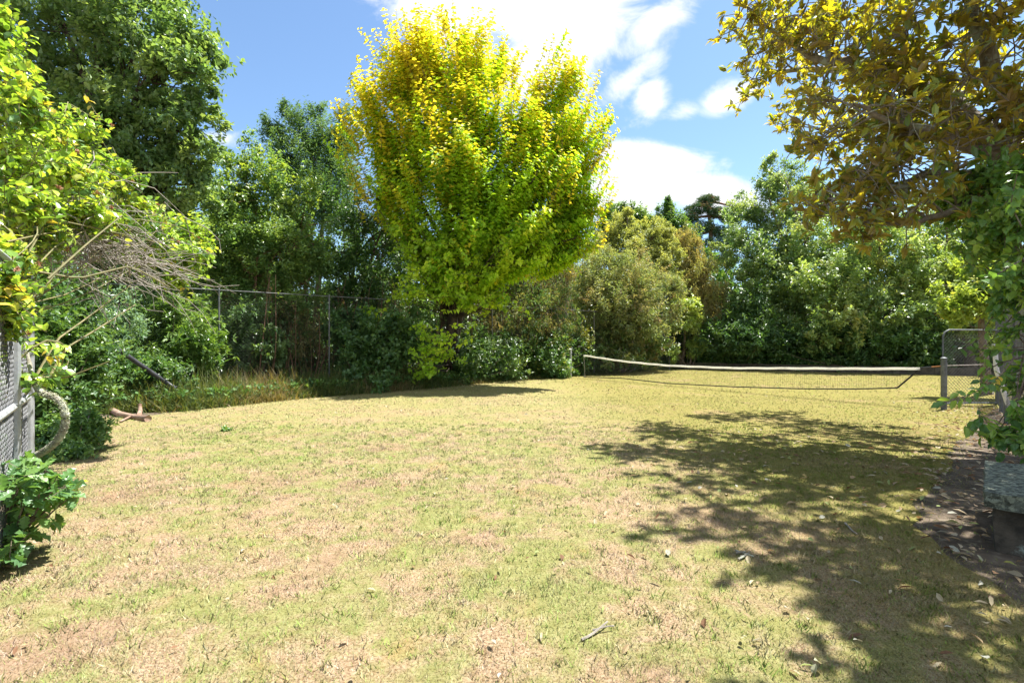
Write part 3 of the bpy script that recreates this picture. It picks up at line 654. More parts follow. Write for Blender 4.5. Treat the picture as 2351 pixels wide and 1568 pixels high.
# ------------------------------------------------------------------ magnolia
mb = np.array([8.1, 7.0, 0.]); mag = empty('magnolia_tree', mb, 'large magnolia overhanging from the right, leaves with rusty brown undersides', 'tree')
wood = MB(); fol = MB(); tw = MB()
fork = np.array([7.35, 6.8, 3.4])
wood.tube(sag(mb + [0, 0, -.05], fork, 9, .02), np.linspace(.24, .17, 9), 10)
limbs = []
def limb(pts, r0, r1):
    pts = np.array(pts); k = 14
    t = np.linspace(0, len(pts) - 1, k); o = np.array([np.interp(t, np.arange(len(pts)), pts[:, i]) for i in range(3)]).T
    o[1:-1] = (o[:-2] + o[1:-1] * 2 + o[2:]) / 4
    o[2:-1] += R.normal(0, .025, (k - 3, 3))
    wood.tube(o, np.linspace(r0, r1, k), 7); limbs.append((o, np.linspace(r0, r1, k)))
limb([fork, P(2290, 200, 6.9), P(2240, 40, 6.9), P(2190, -200, 7)], .15, .05)
limb([fork, P(2230, 290, 6.9), P(2100, 190, 7.2), P(1990, 140, 7.4), P(1870, 150, 7.7), P(1800, 90, 7.9), P(1715, 15, 8)], .12, .018)
limb([fork, P(2210, 330, 6.6), P(2080, 290, 6.4), P(1960, 240, 6.5)], .10, .02)
limb([fork, P(2200, 390, 6.6), P(2080, 420, 6.5), P(1960, 440, 6.6), P(1900, 470, 6.7)], .08, .015)
limb([fork, P(2260, 440, 6.3), P(2150, 500, 6.1), P(2050, 520, 6.2), P(1960, 505, 6.3)], .06, .012)
limb([fork, (6.2, 5.6, 4.6), (5.0, 4.7, 5.2), (3.9, 4.1, 5.4)], .12, .03)
limb([fork, (6.8, 5.5, 4.8), (5.8, 4.0, 5.4), (4.6, 3.0, 5.6)], .11, .03)
limb([fork, (5.8, 4.6, 5.0), (4.4, 3.7, 5.3), (3.4, 3.3, 5.2)], .09, .012)
limb([fork, (7.2, 8.0, 4.6), (7.4, 9.6, 5.4), (7.0, 11.0, 5.8)], .12, .03)
limb([fork, (6.6, 7.8, 5.2), (5.6, 9.0, 6.2), (4.9, 9.8, 6.6)], .12, .03)
limb([fork, (7.4, 6.6, 5.6), (7.2, 6.6, 7.8), (7.0, 6.6, 9.2)], .15, .04)
limb([fork, (6.6, 6.4, 5.6), (5.4, 6.2, 7.0), (4.2, 6.0, 7.8)], .12, .03)
MP = [(.045, .09, .02), (.06, .11, .025), (.09, .13, .03), (.05, .08, .02), (.10, .16, .05)]
blobs = [B(1740, 30, 50, 40, 8, .5), B(1810, 100, 80, 60, 7.8, .7), B(1900, 60, 110, 80, 7.6, .9), B(1960, 200, 90, 80, 7.2, .8), B(2040, 100, 110, 90, 7.2, 1), B(2150, 60, 120, 90, 7, 1), B(2270, 90, 110, 110, 6.8, 1), B(1990, 300, 100, 70, 6.8, .8),
         B(2110, 260, 110, 90, 6.8, .9), B(2230, 230, 110, 90, 6.6, .9), B(2040, 390, 110, 55, 6.6, .7), B(1940, 440, 70, 40, 6.6, .5), B(2150, 380, 90, 60, 6.4, .7), B(1970, 490, 60, 22, 6.4, .4), B(2080, 460, 60, 30, 6.2, .4), B(2320, 280, 60, 90, 6.4, .7),
         (np.array([4.6, 4.3, 5.5]), np.array([1.1, .9, .6])), (np.array([5.4, 4.4, 5.6]), np.array([1.2, 1.1, .8])), (np.array([5.2, 3.2, 5.7]), np.array([1., .8, .6])), (np.array([3.9, 4.0, 5.5]), np.array([.3, .3, .3])), (np.array([3.85, 3.1, 5.2]), np.array([.8, .45, .35])), (np.array([2.13, 3.05, 5.1]), np.array([.14, .10, .14])), (np.array([4.9, 2.9, 5.4]), np.array([1.0, .6, .5])), (np.array([6.9, 4.9, 5.8]), np.array([1., 1., 1.])),
         (np.array([7.2, 9.2, 5.6]), np.array([1.3, 1.2, .9])), (np.array([6.8, 10.8, 6.]), np.array([1.1, 1.0, .8])), (np.array([5.2, 9.4, 6.7]), np.array([1.0, 1.0, .6])), (np.array([6.0, 7.6, 7.4]), np.array([1.6, 1.5, 1.0])), (np.array([7.2, 6.6, 8.8]), np.array([1.4, 1.4, 1.0])), (np.array([4.8, 6.2, 7.6]), np.array([1.2, 1.2, .8]))]
for c, r in blobs:
    v_ = r.prod() ** (2 / 3); nc = 1 if r.max() < .2 else (int(10 + 24 * v_) if c[1] < 5 and c[2] > 5 else int(5 + 16 * v_))
    d = norm(R.normal(0, 1, (nc, 3))); cc = c + d * r * R.uniform(.45, 1.05, (nc, 1))
    allp = np.concatenate([l_[0][4:] for l_ in limbs]); allr = np.concatenate([l_[1][4:] for l_ in limbs])
    for k in range(nc):
        # ramify from the nearest limb, end in rosettes
        dd = np.linalg.norm(allp - cc[k], axis=1); j = int(np.argmin(dd + R.uniform(0, .5, len(dd))))
        tw.tube(sag(allp[j], cc[k], 6, .14, .02), np.linspace(min(.02, allr[j] * .7), .008, 6), 5, cap=False)
        m = 7
        tips = cc[k] + R.normal(0, .2 if r.max() > .2 else .08, (m, 3))
        for tip in tips[:6]: tw.tube([cc[k], (cc[k] + tip) / 2 + R.normal(0, .02, 3), tip], [.008, .007, .006], 4, cap=False)
        ax = d[k] * .5 + np.array([-.1, 0, .45]) + R.normal(0, .5, (m, 3))
        sprigs(fol, tips, ax, 8, .15, .40, .10, palette(MP, m), OVATE, .05, .75, .55)
wood.build('trunk', BARK_MAG, mag, smooth=True); tw.build('twigs', BARK_MAG, mag); fol.build('crown', LEAF_MAG, mag)

# ------------------------------------------------------------------ shrubs along the fences
shrub('leafy_shrub', 'dark leafy shrub against the left fence behind the lichen covered stem', (-6.3, 8.2),
      [B(120, 700, 90, 100, 8.2), B(130, 830, 100, 90, 7.9), B(110, 940, 80, 70, 7.4), B(185, 890, 50, 60, 8.4), B(60, 800, 60, 150, 7.2), B(100, 1010, 70, 50, 6.4)],
      DKGREEN + [(.08, .14, .04)], ll=.09, nclump=36, ntip=18)
shrub('sprawling_shrub', 'low green shrub at the foot of the left fence beside the lichen stem', (-5.6, 6.7),
      [B(180, 990, 60, 40, 6.6), B(140, 1040, 50, 30, 6.1)], MIDGREEN, ll=.07, nclump=30, ntip=14)
shrub('rhododendron_shrub', 'rounded rhododendron with whorled glossy leaves behind the leaning black pipe', (-7.9, 13.2),
      [B(400, 760, 75, 70, 12.6), B(450, 790, 55, 60, 12.4), B(360, 790, 50, 50, 12.6)], [(.06, .12, .03), (.09, .15, .035), (.12, .18, .045)], ll=.15, lw=.3, nclump=44, ntip=14, nleaf=8, shoot=.1, leaf=LEAF_GLOSS)
shrub('silver_fern_shrub', 'pale blue green feathery shrub beside the dark shrub in the left corner', (-8.9, 11.2),
      [B(265, 730, 45, 60, 11), B(240, 760, 40, 40, 10.8)], [(.12, .19, .12), (.15, .22, .15), (.09, .15, .09)], ll=.1, lw=.3, nclump=24, ntip=16, leaf=LEAF_GLOSS)
shrub('corner_shrub', 'green tangled shrub under the leaning pipe in the left corner', (-8.3, 11.2),
      [B(290, 850, 80, 50, 10.9), B(350, 870, 70, 40, 11), B(240, 890, 50, 50, 10.4)], MIDGREEN + DKGREEN, ll=.1, lw=.4, nclump=34, ntip=16)
shrub('glossy_shrub', 'shrub with shiny pale leaves behind the fence, right of the tall fence post', (-6.9, 14.4),
      [B(560, 740, 60, 60, 14), B(600, 790, 60, 50, 14), B(550, 820, 40, 40, 13.6)], [(.08, .14, .05), (.12, .18, .07), (.05, .09, .03)], ll=.11, nclump=30, ntip=14, leaf=LEAF_GLOSS)
shrub('brown_twiggy_shrub', 'brownish twiggy shrub behind the fence between two posts', (-6.2, 15.6),
      [B(670, 740, 70, 60, 15.2), B(700, 800, 60, 50, 15), B(630, 700, 60, 40, 15.4)], BROWNISH + DKGREEN, ll=.11, lw=.3, nclump=30, ntip=14, leaf=LEAF_SOFT, bark=BARK_RED)
shrub('ivy_covered_shrub', 'ivy covered shrub climbing the fence left of the elm trunk', (-4.0, 15.4),
      [B(820, 790, 60, 70, 15), B(880, 800, 60, 70, 15.2), B(840, 860, 80, 30, 14.4), B(790, 740, 40, 50, 15.2), B(930, 770, 50, 60, 15.6)], [(.055, .115, .035), (.08, .14, .045), (.04, .085, .03)], ll=.11, lw=.7, nclump=34, ntip=16, shoot=.2)
shrub('shade_shrub', 'dark shaded shrub to the right of the elm trunk', (-.6, 18.4),
      [B(1090, 800, 60, 60, 17.8), B(1140, 820, 70, 45, 18), B(1060, 850, 60, 30, 16.8)], DKGREEN + [(.08, .12, .035)], ll=.11, nclump=30, ntip=16)
shrub('creeper_shrub', 'trailing creeper with yellowing leaves beside the left net post', (1.6, 20.8),
      [B(1230, 810, 60, 50, 19.8), B(1280, 810, 40, 50, 20.4), B(1260, 840, 60, 22, 19.4), B(1330, 800, 40, 40, 21.4)], DKGREEN + MIDGREEN + [(.22, .20, .04, .3)], ll=.12, lw=.5, nclump=30, ntip=16, shoot=.3, droop=.4)
shrub('climber_shrub', 'leafy climber covering the fence behind the left end of the net', (4.3, 23.4),
      [B(1370, 790, 50, 40, 22.6), B(1430, 790, 60, 45, 23.2), B(1490, 780, 50, 50, 24), B(1440, 740, 90, 30, 23.4), B(1400, 825, 70, 20, 22)], [(.05, .10, .03), (.08, .13, .04), (.11, .15, .05), (.13, .11, .05)], ll=.13, lw=.5, nclump=34, ntip=16, up=-.2, droop=.5)
shrub('sapling_shrub', 'small bright leafed sapling at the foot of the round crowned tree', (8.9, 26.3),
      [B(1590, 800, 14, 22, 26), B(1610, 790, 16, 20, 26), B(1545, 810, 12, 20, 25.6)], [(.15, .22, .06), (.22, .28, .08)], ll=.16, nclump=16, ntip=10)
shrub('dark_hedge_shrub', 'dark green hedge like shrub at the back, right of the round crowned tree', (11.8, 26.2),
      [B(1690, 770, 60, 50, 25.4), B(1760, 780, 70, 45, 25), B(1640, 790, 50, 40, 26), B(1720, 720, 50, 50, 26)], DKGREEN, ll=.2, lw=.35, nclump=40, ntip=16, shoot=.4, droop=.35, up=0)
shrub('shadow_shrub', 'dark shrub under the sunlit tree at the back', (15.6, 24),
      [B(1850, 780, 70, 45, 24.4), B(1950, 790, 80, 40, 23.6), B(2060, 790, 80, 40, 22.8), B(2140, 780, 50, 45, 22.4)], DKGREEN + [(.05, .11, .03)], ll=.17, lw=.5, nclump=40, ntip=16)
shrub('gap_shrub', 'dark undergrowth shrub in the gap behind the round crowned tree', (9.6, 28.3),
      [B(1560, 780, 50, 45, 27.4), B(1510, 790, 50, 45, 27), B(1620, 770, 50, 50, 27.6)], DKGREEN + BROWNISH, ll=.18, lw=.4, nclump=36, ntip=16)

bt = empty('brush_thicket', (-4.6, 16.0, 0), 'thicket of thin brown upright stems behind the fence left of the elm trunk', 'thicket')
m = MB(); fm = MB()
for k in range(190):
    t_ = R.uniform(.6, 8.4); of_ = R.uniform(.35, 1.9); b_ = np.array([-7.3 + .77 * t_ - .64 * of_, 12.76 + .64 * t_ + .77 * of_, -.02])
    top_ = b_ + np.array([R.normal(0, .35), R.normal(0, .25), R.uniform(1.3, 3.6)]); pth = sag(b_, top_, 8, .12)
    m.tube(pth, np.linspace(R.uniform(.008, .028), .005, 8), 5, cap=False)
    if k % 2 == 0: sprigs(fm, pth[3:] + R.normal(0, .08, (5, 3)), R.normal(0, .6, (5, 3)) + [0, -.2, .4], 6, .09, .45, .25, palette(DKGREEN + MIDGREEN + [(.2, .16, .07, .6)], 5), flat=.6)
m.build('stems', BARK_RED, bt, smooth=True); fm.build('foliage', LEAF, bt)

# ivy bank on the retaining wall
iv = MB(); n = 5200; t = R.random(n); p0 = np.array([9.4, 26.3]); p1 = np.array([18.4, 21.3]); nrm = np.array([.485, .875])
q0 = p0 + (p1 - p0) * t[:, None] + nrm * R.uniform(-.25, 1.6, (n, 1))
zt = .22 + R.uniform(0, .75, n) * (1 + .5 * np.sin(t * 21)) * .62
sprigs(iv, np.c_[q0, zt], np.c_[R.normal(0, .6, n), -np.ones(n) * .5, R.normal(.3, .4, n)], 6, .13, .75, .22, palette(DKGREEN + MIDGREEN, n), flat=.55)
tag(iv.build('ivy_ground_cover', LEAF), 'dark ivy spilling over the low wall along the back of the lawn', 'ivy', kind='stuff')

# ------------------------------------------------------------------ long grass bank along the back left fence
lg = MB()
edge = np.array([(-8.3, 9.9), (-6.6, 10.4), (-5.2, 12.7), (-3.8, 14.0), (-2.3, 15.6), (-.4, 18.0), (2.2, 20.5), (5.2, 23.4), (8.4, 26.2)])
seg = np.linalg.norm(np.diff(edge, axis=0), axis=1); cum = np.r_[0, np.cumsum(seg)]
n = 38000; s_ = R.random(n) ** 1.25 * cum[-1]
ex = np.interp(s_, cum, edge[:, 0]); ey = np.interp(s_, cum, edge[:, 1])
off = np.abs(R.normal(0, .62, n)) - .12 - .3 * (R.random(n) < .2) * R.random(n)
ex2, ey2 = ex - off * .64, ey + off * .77
fadeh = np.where(s_ < 9, 1.0, .5)
hh = R.uniform(.25, .85, n) * fadeh * np.clip(.45 + off, .3, 1.15)
a = R.uniform(0, 2 * math.pi, n); lean = np.abs(R.normal(.55, .5, n))
D = np.c_[np.cos(a) * lean + .1, np.sin(a) * lean - .25, np.ones(n)]
dry = (np.sin(s_ * 1.9 + 1) + R.normal(0, .7, n)) > .45
dry &= (s_ > 1.0) & (s_ < 13)
cg = palette([(.08, .12, .03), (.12, .16, .045), (.06, .10, .03), (.17, .19, .06)], n); cd = palette([(.22, .18, .08), (.19, .165, .07), (.28, .23, .12)], n)
lg.leaves(np.c_[ex2, ey2, np.zeros(n)], D, np.c_[R.normal(0, 1, (n, 2)), np.full(n, .4)], hh, np.full(n, .016), np.where(dry[:, None], cd, cg), BLADE2)
n = 3200; s_ = R.random(n) * cum[-1]; off = np.abs(R.normal(.2, .5, n))
px_ = np.interp(s_, cum, edge[:, 0]) - off * .64; py_ = np.interp(s_, cum, edge[:, 1]) + off * .77
sprigs(lg, np.c_[px_, py_, R.uniform(.08, .42, n)], np.c_[R.normal(0, .5, n), -.4 + R.normal(0, .5, n), .4 + R.normal(0, .4, n)], 6, .09, .6, .18, palette(DKGREEN + MIDGREEN, n), flat=.6)
tag(lg.build('long_grass', LEAF_SOFT), 'unmown tawny and green grass and weeds along the fence line', 'grass', kind='stuff')

# ------------------------------------------------------------------ fences
def chain(mb, a, b, z0, z1, cell=.06, r=.0018):
    """diamond mesh between two ground points"""
    a = np.asarray(a, float); b = np.asarray(b, float); L = np.linalg.norm(b - a); H = z1 - z0; d = (b - a) / L
    k = np.arange(-H, L, cell)
    segs = []
    for s in (1, -1):
        for x0 in k:
            if s == 1: xa, za, xb, zb = x0, z0, x0 + H, z1
            else: xa, za, xb, zb = x0, z1, x0 + H, z0
            lo = max(0, -xa / H); hi = min(1, (L - xa) / H)
            if hi - lo < .01: continue
            A = np.array([*(a + d * (xa + lo * H)), za + (zb - za) * lo]); Bq = np.array([*(a + d * (xa + hi * H)), za + (zb - za) * hi])
            mb.tube([A, Bq], [r, r], 3, cap=False)
def fence(name, label, pts, H, post_r, rail=True, cell=.06, wire_r=.0018, postmat=None, parts_mesh=True, midrail=None):
    base = np.array([*pts[0], 0.]); root = empty(name, base, label, 'fence')
    if parts_mesh:
        m = MB()
        for a, b in zip(pts[:-1], pts[1:]): chain(m, a, b, .05, H - .04, cell, wire_r)
        m.build('wire_mesh', WIRE, root)
    for p in pts:
        m = MB(); m.tube([(p[0], p[1], -.1), (p[0], p[1], H)], [post_r] * 2, 10); m.tube([(p[0], p[1], H), (p[0], p[1], H + .03)], [post_r * 1.15, post_r * .5], 10)
        m.build('post', postmat or GALV, root, smooth=False)
    if rail:
        for a, b in zip(pts[:-1], pts[1:]):
            m = MB(); m.tube([(*a, H - .02), (*b, H - .02)], [post_r * .55] * 2, 8); m.build('top_rail', postmat or GALV, root)
    if midrail:
        m = MB()
        for a, b in zip(pts[:-1], pts[1:]): m.tube([(*a, midrail), (*b, midrail)], [post_r * .7] * 2, 8)
        m.build('middle_rail', postmat or GALV, root)
    return root
o = np.array([-7.3, 12.76]); dv = np.array([.77, .64])
fence('chain_link_fence', 'long chain link fence along the far left side with thin grey posts', [tuple(o + dv * t) for t in (-2.7, 0, 2.75, 5.4, 8.56, 11.3, 14, 16.8, 19.6)], 2.70, .021, cell=.09, wire_r=.0013, postmat=GALV_MID)
# left fence beside the rose: thick posts, weathered boards behind
o2 = np.array([-3.12, 3.13]); d2 = np.array([-.62, .785])
lf = fence('pipe_frame_fence', 'grey pipe framed fence with mesh at the near left edge', [tuple(o2 + d2 * t) for t in (-.9, .55, 1.3)], 1.95, .035, cell=.06, wire_r=.0022, midrail=.95, postmat=GALV)
for t in (1.42,):
    m = MB(); c = o2 + d2 * t; m.box((c[0], c[1], .9), .16, .05, 2.0, math.atan2(d2[1], d2[0])); m.build('board', BOARD, lf)
m = MB()
for k in range(9):
    c = o2 + d2 * (-.9 + k * .16) + np.array([-.785, -.62]) * .12
    m.box((c[0], c[1], .85 + R.uniform(-.03, .03)), .145, .02, 1.9, math.atan2(d2[1], d2[0]))
m.build('board_backing', BOARD, lf)
# right fence
rf = [(10.75, 11.35), (9.6, 10.05), (8.47, 8.78), (7.85, 8.0), (6.6, 6.5), (5.2, 4.9), (4.2, 3.6)]
fence('side_fence', 'tall wire mesh fence with dark pipe posts along the right edge', rf, 2.75, .03, cell=.06, wire_r=.002, postmat=GALV_DARK)
# open gate
gr = empty('gate', (9.38, 11.15, 0), 'open pipe framed wire gate with rounded top corner behind the right net post', 'gate')
A = P(2165, 784, 11.1)[:2]; Bq = np.array([10.68, 11.2])
m = MB(); dd = norm(Bq - A)
pts = [(*A, .06), (*A, 1.5), (*(A + dd * .04), 1.6), (*(A + dd * .14), 1.65), (*(Bq), 1.65), (*Bq, .06), (*A, .06)]
m.tube(pts, [.019] * len(pts), 8); m.build('gate_frame', GALV_DARK, gr, smooth=True)
m = MB(); chain(m, A, Bq, .07, 1.64, .075, .0028); m.build('wire_mesh', WIRE, gr)
# leaning white stake
m = MB(); c = G(2310, 969); m.tube([c + [.02, -.12, 0], P(2288, 850, 8.72), P(2283, 790, 8.72)], [.035, .035, .035], 8)
tag(m.build('white_stake', WHITEP, origin=c), 'white painted pole leaning on the right fence', 'pole')
# leaning black pipe in the left corner
m = MB(); c = P(402, 892, 10.75); m.tube(sag(P(210, 762, 9.75), c, 8, .012), [.045] * 8, 8)
tag(m.build('black_pipe', BLACKP, origin=c, smooth=True), 'black plastic pipe leaning down through the shrubs in the left corner', 'pipe')

# ------------------------------------------------------------------ net
NL = np.array([2.30, 20.06]); NR = np.array([8.84, 10.48])
def netpt(px):   # parameter along the net line for a layout column
    k = (px - F) / F; return (NL[0] - k * NL[1]) / (k * (NR[1] - NL[1]) - (NR[0] - NL[0]))
def post(nm, lab, p, r, h, mat, cap=True):
    rt = empty(nm, (p[0], p[1], 0), lab, 'post', 'net posts')
    m = MB(); m.tube([(p[0], p[1], -.1), (p[0], p[1], h)], [r, r], 14); m.build('shaft', mat, rt, smooth=False)
    m = MB(); m.tube([(p[0], p[1], h), (p[0], p[1], h + .012), (p[0], p[1], h + .03)], [r * 1.12, r * 1.12, r * .4], 14); m.build('cap', mat, rt)
    m = MB(); m.tube([(p[0] - r * 1.4, p[1], h - .13), (p[0] + r * 1.4, p[1], h - .13)], [.012, .012], 6); m.build('hook', GALV_DARK, rt)
post('net_post', 'pale grey net post at the far left end of the net', NL, .040, 1.08, POSTGREY)
post('net_post', 'dark grey net post at the near right end of the net', NR, .052, 1.05, GALV_DARK)
net = empty('tennis_net', (*NL, 0), 'sagging tennis net with white top tape and black bottom cord', 'net')
cols_ = [1340, 1430, 1530, 1680, 1837, 1960, 2060, 2112]
tz = [.90, .74, .665, .68, .755, .80, .835, .86]
bz = [.05, .12, .075, .13, .215, .30, .39, .80]
tt = np.array([netpt(c) for c in cols_])
def topz(t): return np.interp(t, tt, tz)
def botz(t): return np.interp(t, tt, bz)
def smoothed(f, t): return (f(t - .02) + f(t) + f(t + .02)) / 3
ts = np.linspace(tt[0], tt[-1], 60); pos = NL + (NR - NL) * ts[:, None]; zt = smoothed(topz, ts); zt += .004 * np.sin(ts * 90)
nn_ = norm(np.array([-(NR - NL)[1], (NR - NL)[0]])); 
m = MB()
V = []
for i in range(60):
    for sx, sz in ((-.004, 0), (.004, 0), (.022, -.058), (-.022, -.058)): V.append((*(pos[i] + nn_ * sx * (1 + .3 * math.sin(i * 1.3))), zt[i] + sz))
fc = [(0, 1, 2, 3), tuple(59 * 4 + k for k in (3, 2, 1, 0))]
for i in range(59):
    for k in range(4): fc.append((i * 4 + k, (i + 1) * 4 + k, (i + 1) * 4 + (k + 1) % 4, i * 4 + (k + 1) % 4))
m.add(V, fc); m.build('top_tape', CANVAS, net)
tb = np.linspace(tt[0], tt[6], 50); zb = smoothed(botz, tb) if False else botz(tb)
m = MB(); m.tube(np.c_[NL + (NR - NL) * tb[:, None], zb], [.016] * 50, 6); m.build('bottom_cord', NETBLACK, net)
m = MB(); e0 = np.r_[NL + (NR - NL) * tt[-1], tz[-1] - .04]; e1 = np.r_[NL + (NR - NL) * tt[6], bz[6]]
m.tube([e0, e1], [.018, .018], 6); m.build('side_cord', NETBLACK, net)
m = MB(); m.tube([np.r_[NL + (NR - NL) * tt[0], .88], np.r_[NL + (NR - NL) * (tt[0] + .004), .45], np.r_[NL + (NR - NL) * (tt[0] + .006), .05]], [.011] * 3, 6); m.build('side_cord', TWIG, net)
m = MB()
LN = np.linalg.norm(NR - NL); step = .05 / LN
xs = np.arange(tt[0], tt[-1], step)
for x in xs:
    zb_ = botz(x) if x < tt[6] else np.interp(x, [tt[6], tt[-1]], [bz[6], tz[-1] - .05])
    p = NL + (NR - NL) * x
    m.tube([(*p, zb_), (*p, topz(x) - .05)], [.0011] * 2, 3, cap=False)
xk = np.linspace(tt[0], tt[-1], 50)
for f in np.linspace(.06, .94, 11):
    zb_ = np.where(xk < tt[6], botz(xk), np.interp(xk, [tt[6], tt[-1]], [bz[6], tz[-1] - .05])); zz = zb_ + (topz(xk) - .05 - zb_) * f
    m.tube(np.c_[NL + (NR - NL) * xk[:, None], zz], [.0011] * 50, 3, cap=False)
m.build('netting', NETBLACK, net)
m = MB(); p0 = np.r_[NL, .93]; p1 = np.r_[NL + (NR - NL) * tt[0], .885]; m.tube(sag(p0, p1, 5, .01), [.009] * 5, 5)
m.build('tie_rope', BLACKP, net)
pr1 = np.r_[NL + (NR - NL) * tt[-1], tz[-1] - .01]; pr2 = np.r_[NR, .90]
m = MB(); m.tube([pr1, pr1 * .5 + pr2 * .5], [.01, .01], 5); m.build('tie_rope', BLACKP, net)
m = MB(); m.tube([pr1 * .5 + pr2 * .5, pr2], [.013, .013], 6); m.build('orange_tie', ROPE, net)
m = MB(); m.tube([pr2 + [.02, .05, 0], (9.9, 10.8, .91), (10.6, 11.1, .9)], [.011] * 3, 6)
m.build('anchor_cord', TWIG, net)

# ------------------------------------------------------------------ low wall at the back
rw = MB(); a0 = np.array([9.2, 26.25]); b0 = np.array([18.6, 21.0]); d0 = norm(b0 - a0); ang = math.atan2(d0[1], d0[0]); Lw = np.linalg.norm(b0 - a0)
k = 0; x = 0
while x < Lw:
    w_ = R.uniform(.55, .9); c = a0 + d0 * (x + w_ / 2); rw.box((c[0], c[1], .14), w_ - .012, .28 + R.uniform(-.02, .02), .36 + R.uniform(-.03, .03), ang + R.normal(0, .01)); x += w_
tag(rw.build('retaining_wall', CONC, origin=(*a0, 0)), 'low dark retaining wall along the back edge of the lawn', 'wall')

# ------------------------------------------------------------------ stone bench at the right edge
ub = np.array([.68, .733]); vb = np.array([.65, -.76]); A0 = np.array([3.15, 3.42])
sb = empty('stone_bench', (*A0, 0), 'lichen covered stone block with slab top at the right edge', 'bench')
def slab(A, lu, lv, z0, z1, jit, nu=14, nv=8, nz=3):
    """closed block with slightly uneven faces"""
    m = MB(); 
    def pt(i, j, k):
        return np.array([*(A + ub * lu * i / nu + vb * lv * j / nv), z0 + (z1 - z0) * k / nz])
    idx = {}; V = []
    for i in range(nu + 1):
        for j in range(nv + 1):
            for k in range(nz + 1):
                if i in (0, nu) or j in (0, nv) or k in (0, nz):
                    e = sum((i in (0, nu), j in (0, nv), k in (0, nz)))
                    cpt = pt(i, j, k); ctr = pt(nu / 2, nv / 2, nz / 2)
                    cpt = cpt + (ctr - cpt) * (.006 * (e - 1) if e > 1 else 0) + R.normal(0, jit, 3)
                    idx[i, j, k] = len(V); V.append(cpt)
    fs = []
    for i in range(nu):
        for j in range(nv):
            for k, fl in ((0, 1), (nz, 0)):
                f = [idx[i, j, k], idx[i + 1, j, k], idx[i + 1, j + 1, k], idx[i, j + 1, k]]; fs.append(f if fl else f[::-1])
    for i in range(nu):
        for k in range(nz):
            for j, fl in ((0, 0), (nv, 1)):
                f = [idx[i, j, k], idx[i + 1, j, k], idx[i + 1, j, k + 1], idx[i, j, k + 1]]; fs.append(f if fl else f[::-1])
    for j in range(nv):
        for k in range(nz):
            for i, fl in ((0, 1), (nu, 0)):
                f = [idx[i, j, k], idx[i, j + 1, k], idx[i, j + 1, k + 1], idx[i, j, k + 1]]; fs.append(f if fl else f[::-1])
    m.add(V, fs); return m
slab(A0, 1.22, .9, .30, .40, .004).build('slab_top', STONE, sb)
slab(A0 + ub * .05 + vb * .05, 1.12, .8, -.05, .298, .005).build('base_block', STONE_DARK, sb)

# ------------------------------------------------------------------ climbing rose on the left
rs_ = empty('climbing_rose', (*(o2 + d2 * .4), 0), 'climbing rose with yellow green leaves and tangled bare stems over the left fence', 'rose')
fol = MB(); st = MB(); dead = MB(); fl_ = MB()
ROSE = [(.19, .28, .045), (.25, .33, .06), (.12, .20, .035), (.06, .12, .03, .9), (.26, .29, .05, .5), (.33, .26, .05, .15)]
rb = [B(20, 160, 70, 110, 4.4), B(90, 300, 90, 80, 4.7), B(30, 360, 80, 100, 4.2), B(190, 310, 70, 60, 5.2), B(170, 420, 90, 70, 4.8), B(40, 500, 60, 70, 4.2), B(270, 400, 50, 50, 5.6), B(340, 500, 70, 50, 6.3), B(400, 560, 70, 50, 6.9), B(330, 580, 60, 40, 6.4),
      B(430, 610, 45, 40, 7.2), B(20, 640, 40, 70, 4.0), B(15, 740, 25, 60, 3.8), B(250, 500, 40, 30, 5.0), B(0, 60, 40, 60, 4.6), B(400, 640, 50, 18, 6.9), B(25, 720, 25, 40, 3.25), B(8, 650, 20, 50, 3.1), B(110, 540, 60, 35, 4.2), B(200, 490, 60, 35, 4.6), B(300, 470, 80, 30, 5.8), B(360, 540, 60, 40, 6.0), B(440, 590, 50, 40, 6.6), B(30, 590, 40, 50, 3.5), B(20, 690, 28, 45, 3.4), B(70, 470, 60, 50, 3.8), B(60, 250, 70, 80, 3.9), B(150, 390, 80, 50, 4.2), B(460, 560, 30, 40, 7.2), B(440, 520, 40, 30, 7.2)]
for c, r in rb:
    nc = int(60 + 300 * r.prod() ** (2 / 3)); d = norm(R.normal(0, 1, (nc, 3))); tips = c + d * r * R.uniform(.3, 1.05, (nc, 1))
    ax = np.array([.35, .1, .25]) + R.normal(0, .5, (nc, 3)) + d * .4
    sprigs(fol, tips, ax, 6, .074, .66, .22, palette(ROSE, nc), OVATE, .3, .9, .6, st, .004)
    hub = np.array([*(o2 + d2 * R.uniform(.2, 1.6)), R.uniform(1.6, 2.4)])
    st.tube(sag(hub, tips[0], 8, .14, .05), np.linspace(.006, .003, 8), 5, cap=False)
    for k in range(2):
        t0 = tips[-1 - k] + norm(ax[-1 - k]) * .1
        if R.random() < .5: fl_ = MB(); sprigs(fl_, t0 + R.normal(0, .004, (4, 3)), R.normal(0, 1, (4, 3)), 6, .024, .6, .012, palette([(.20, .105, .06), (.25, .15, .09)], 4), DIAMOND, 0, .9, .3); fl_.build('dried_flower', DRYLEAF, rs_)
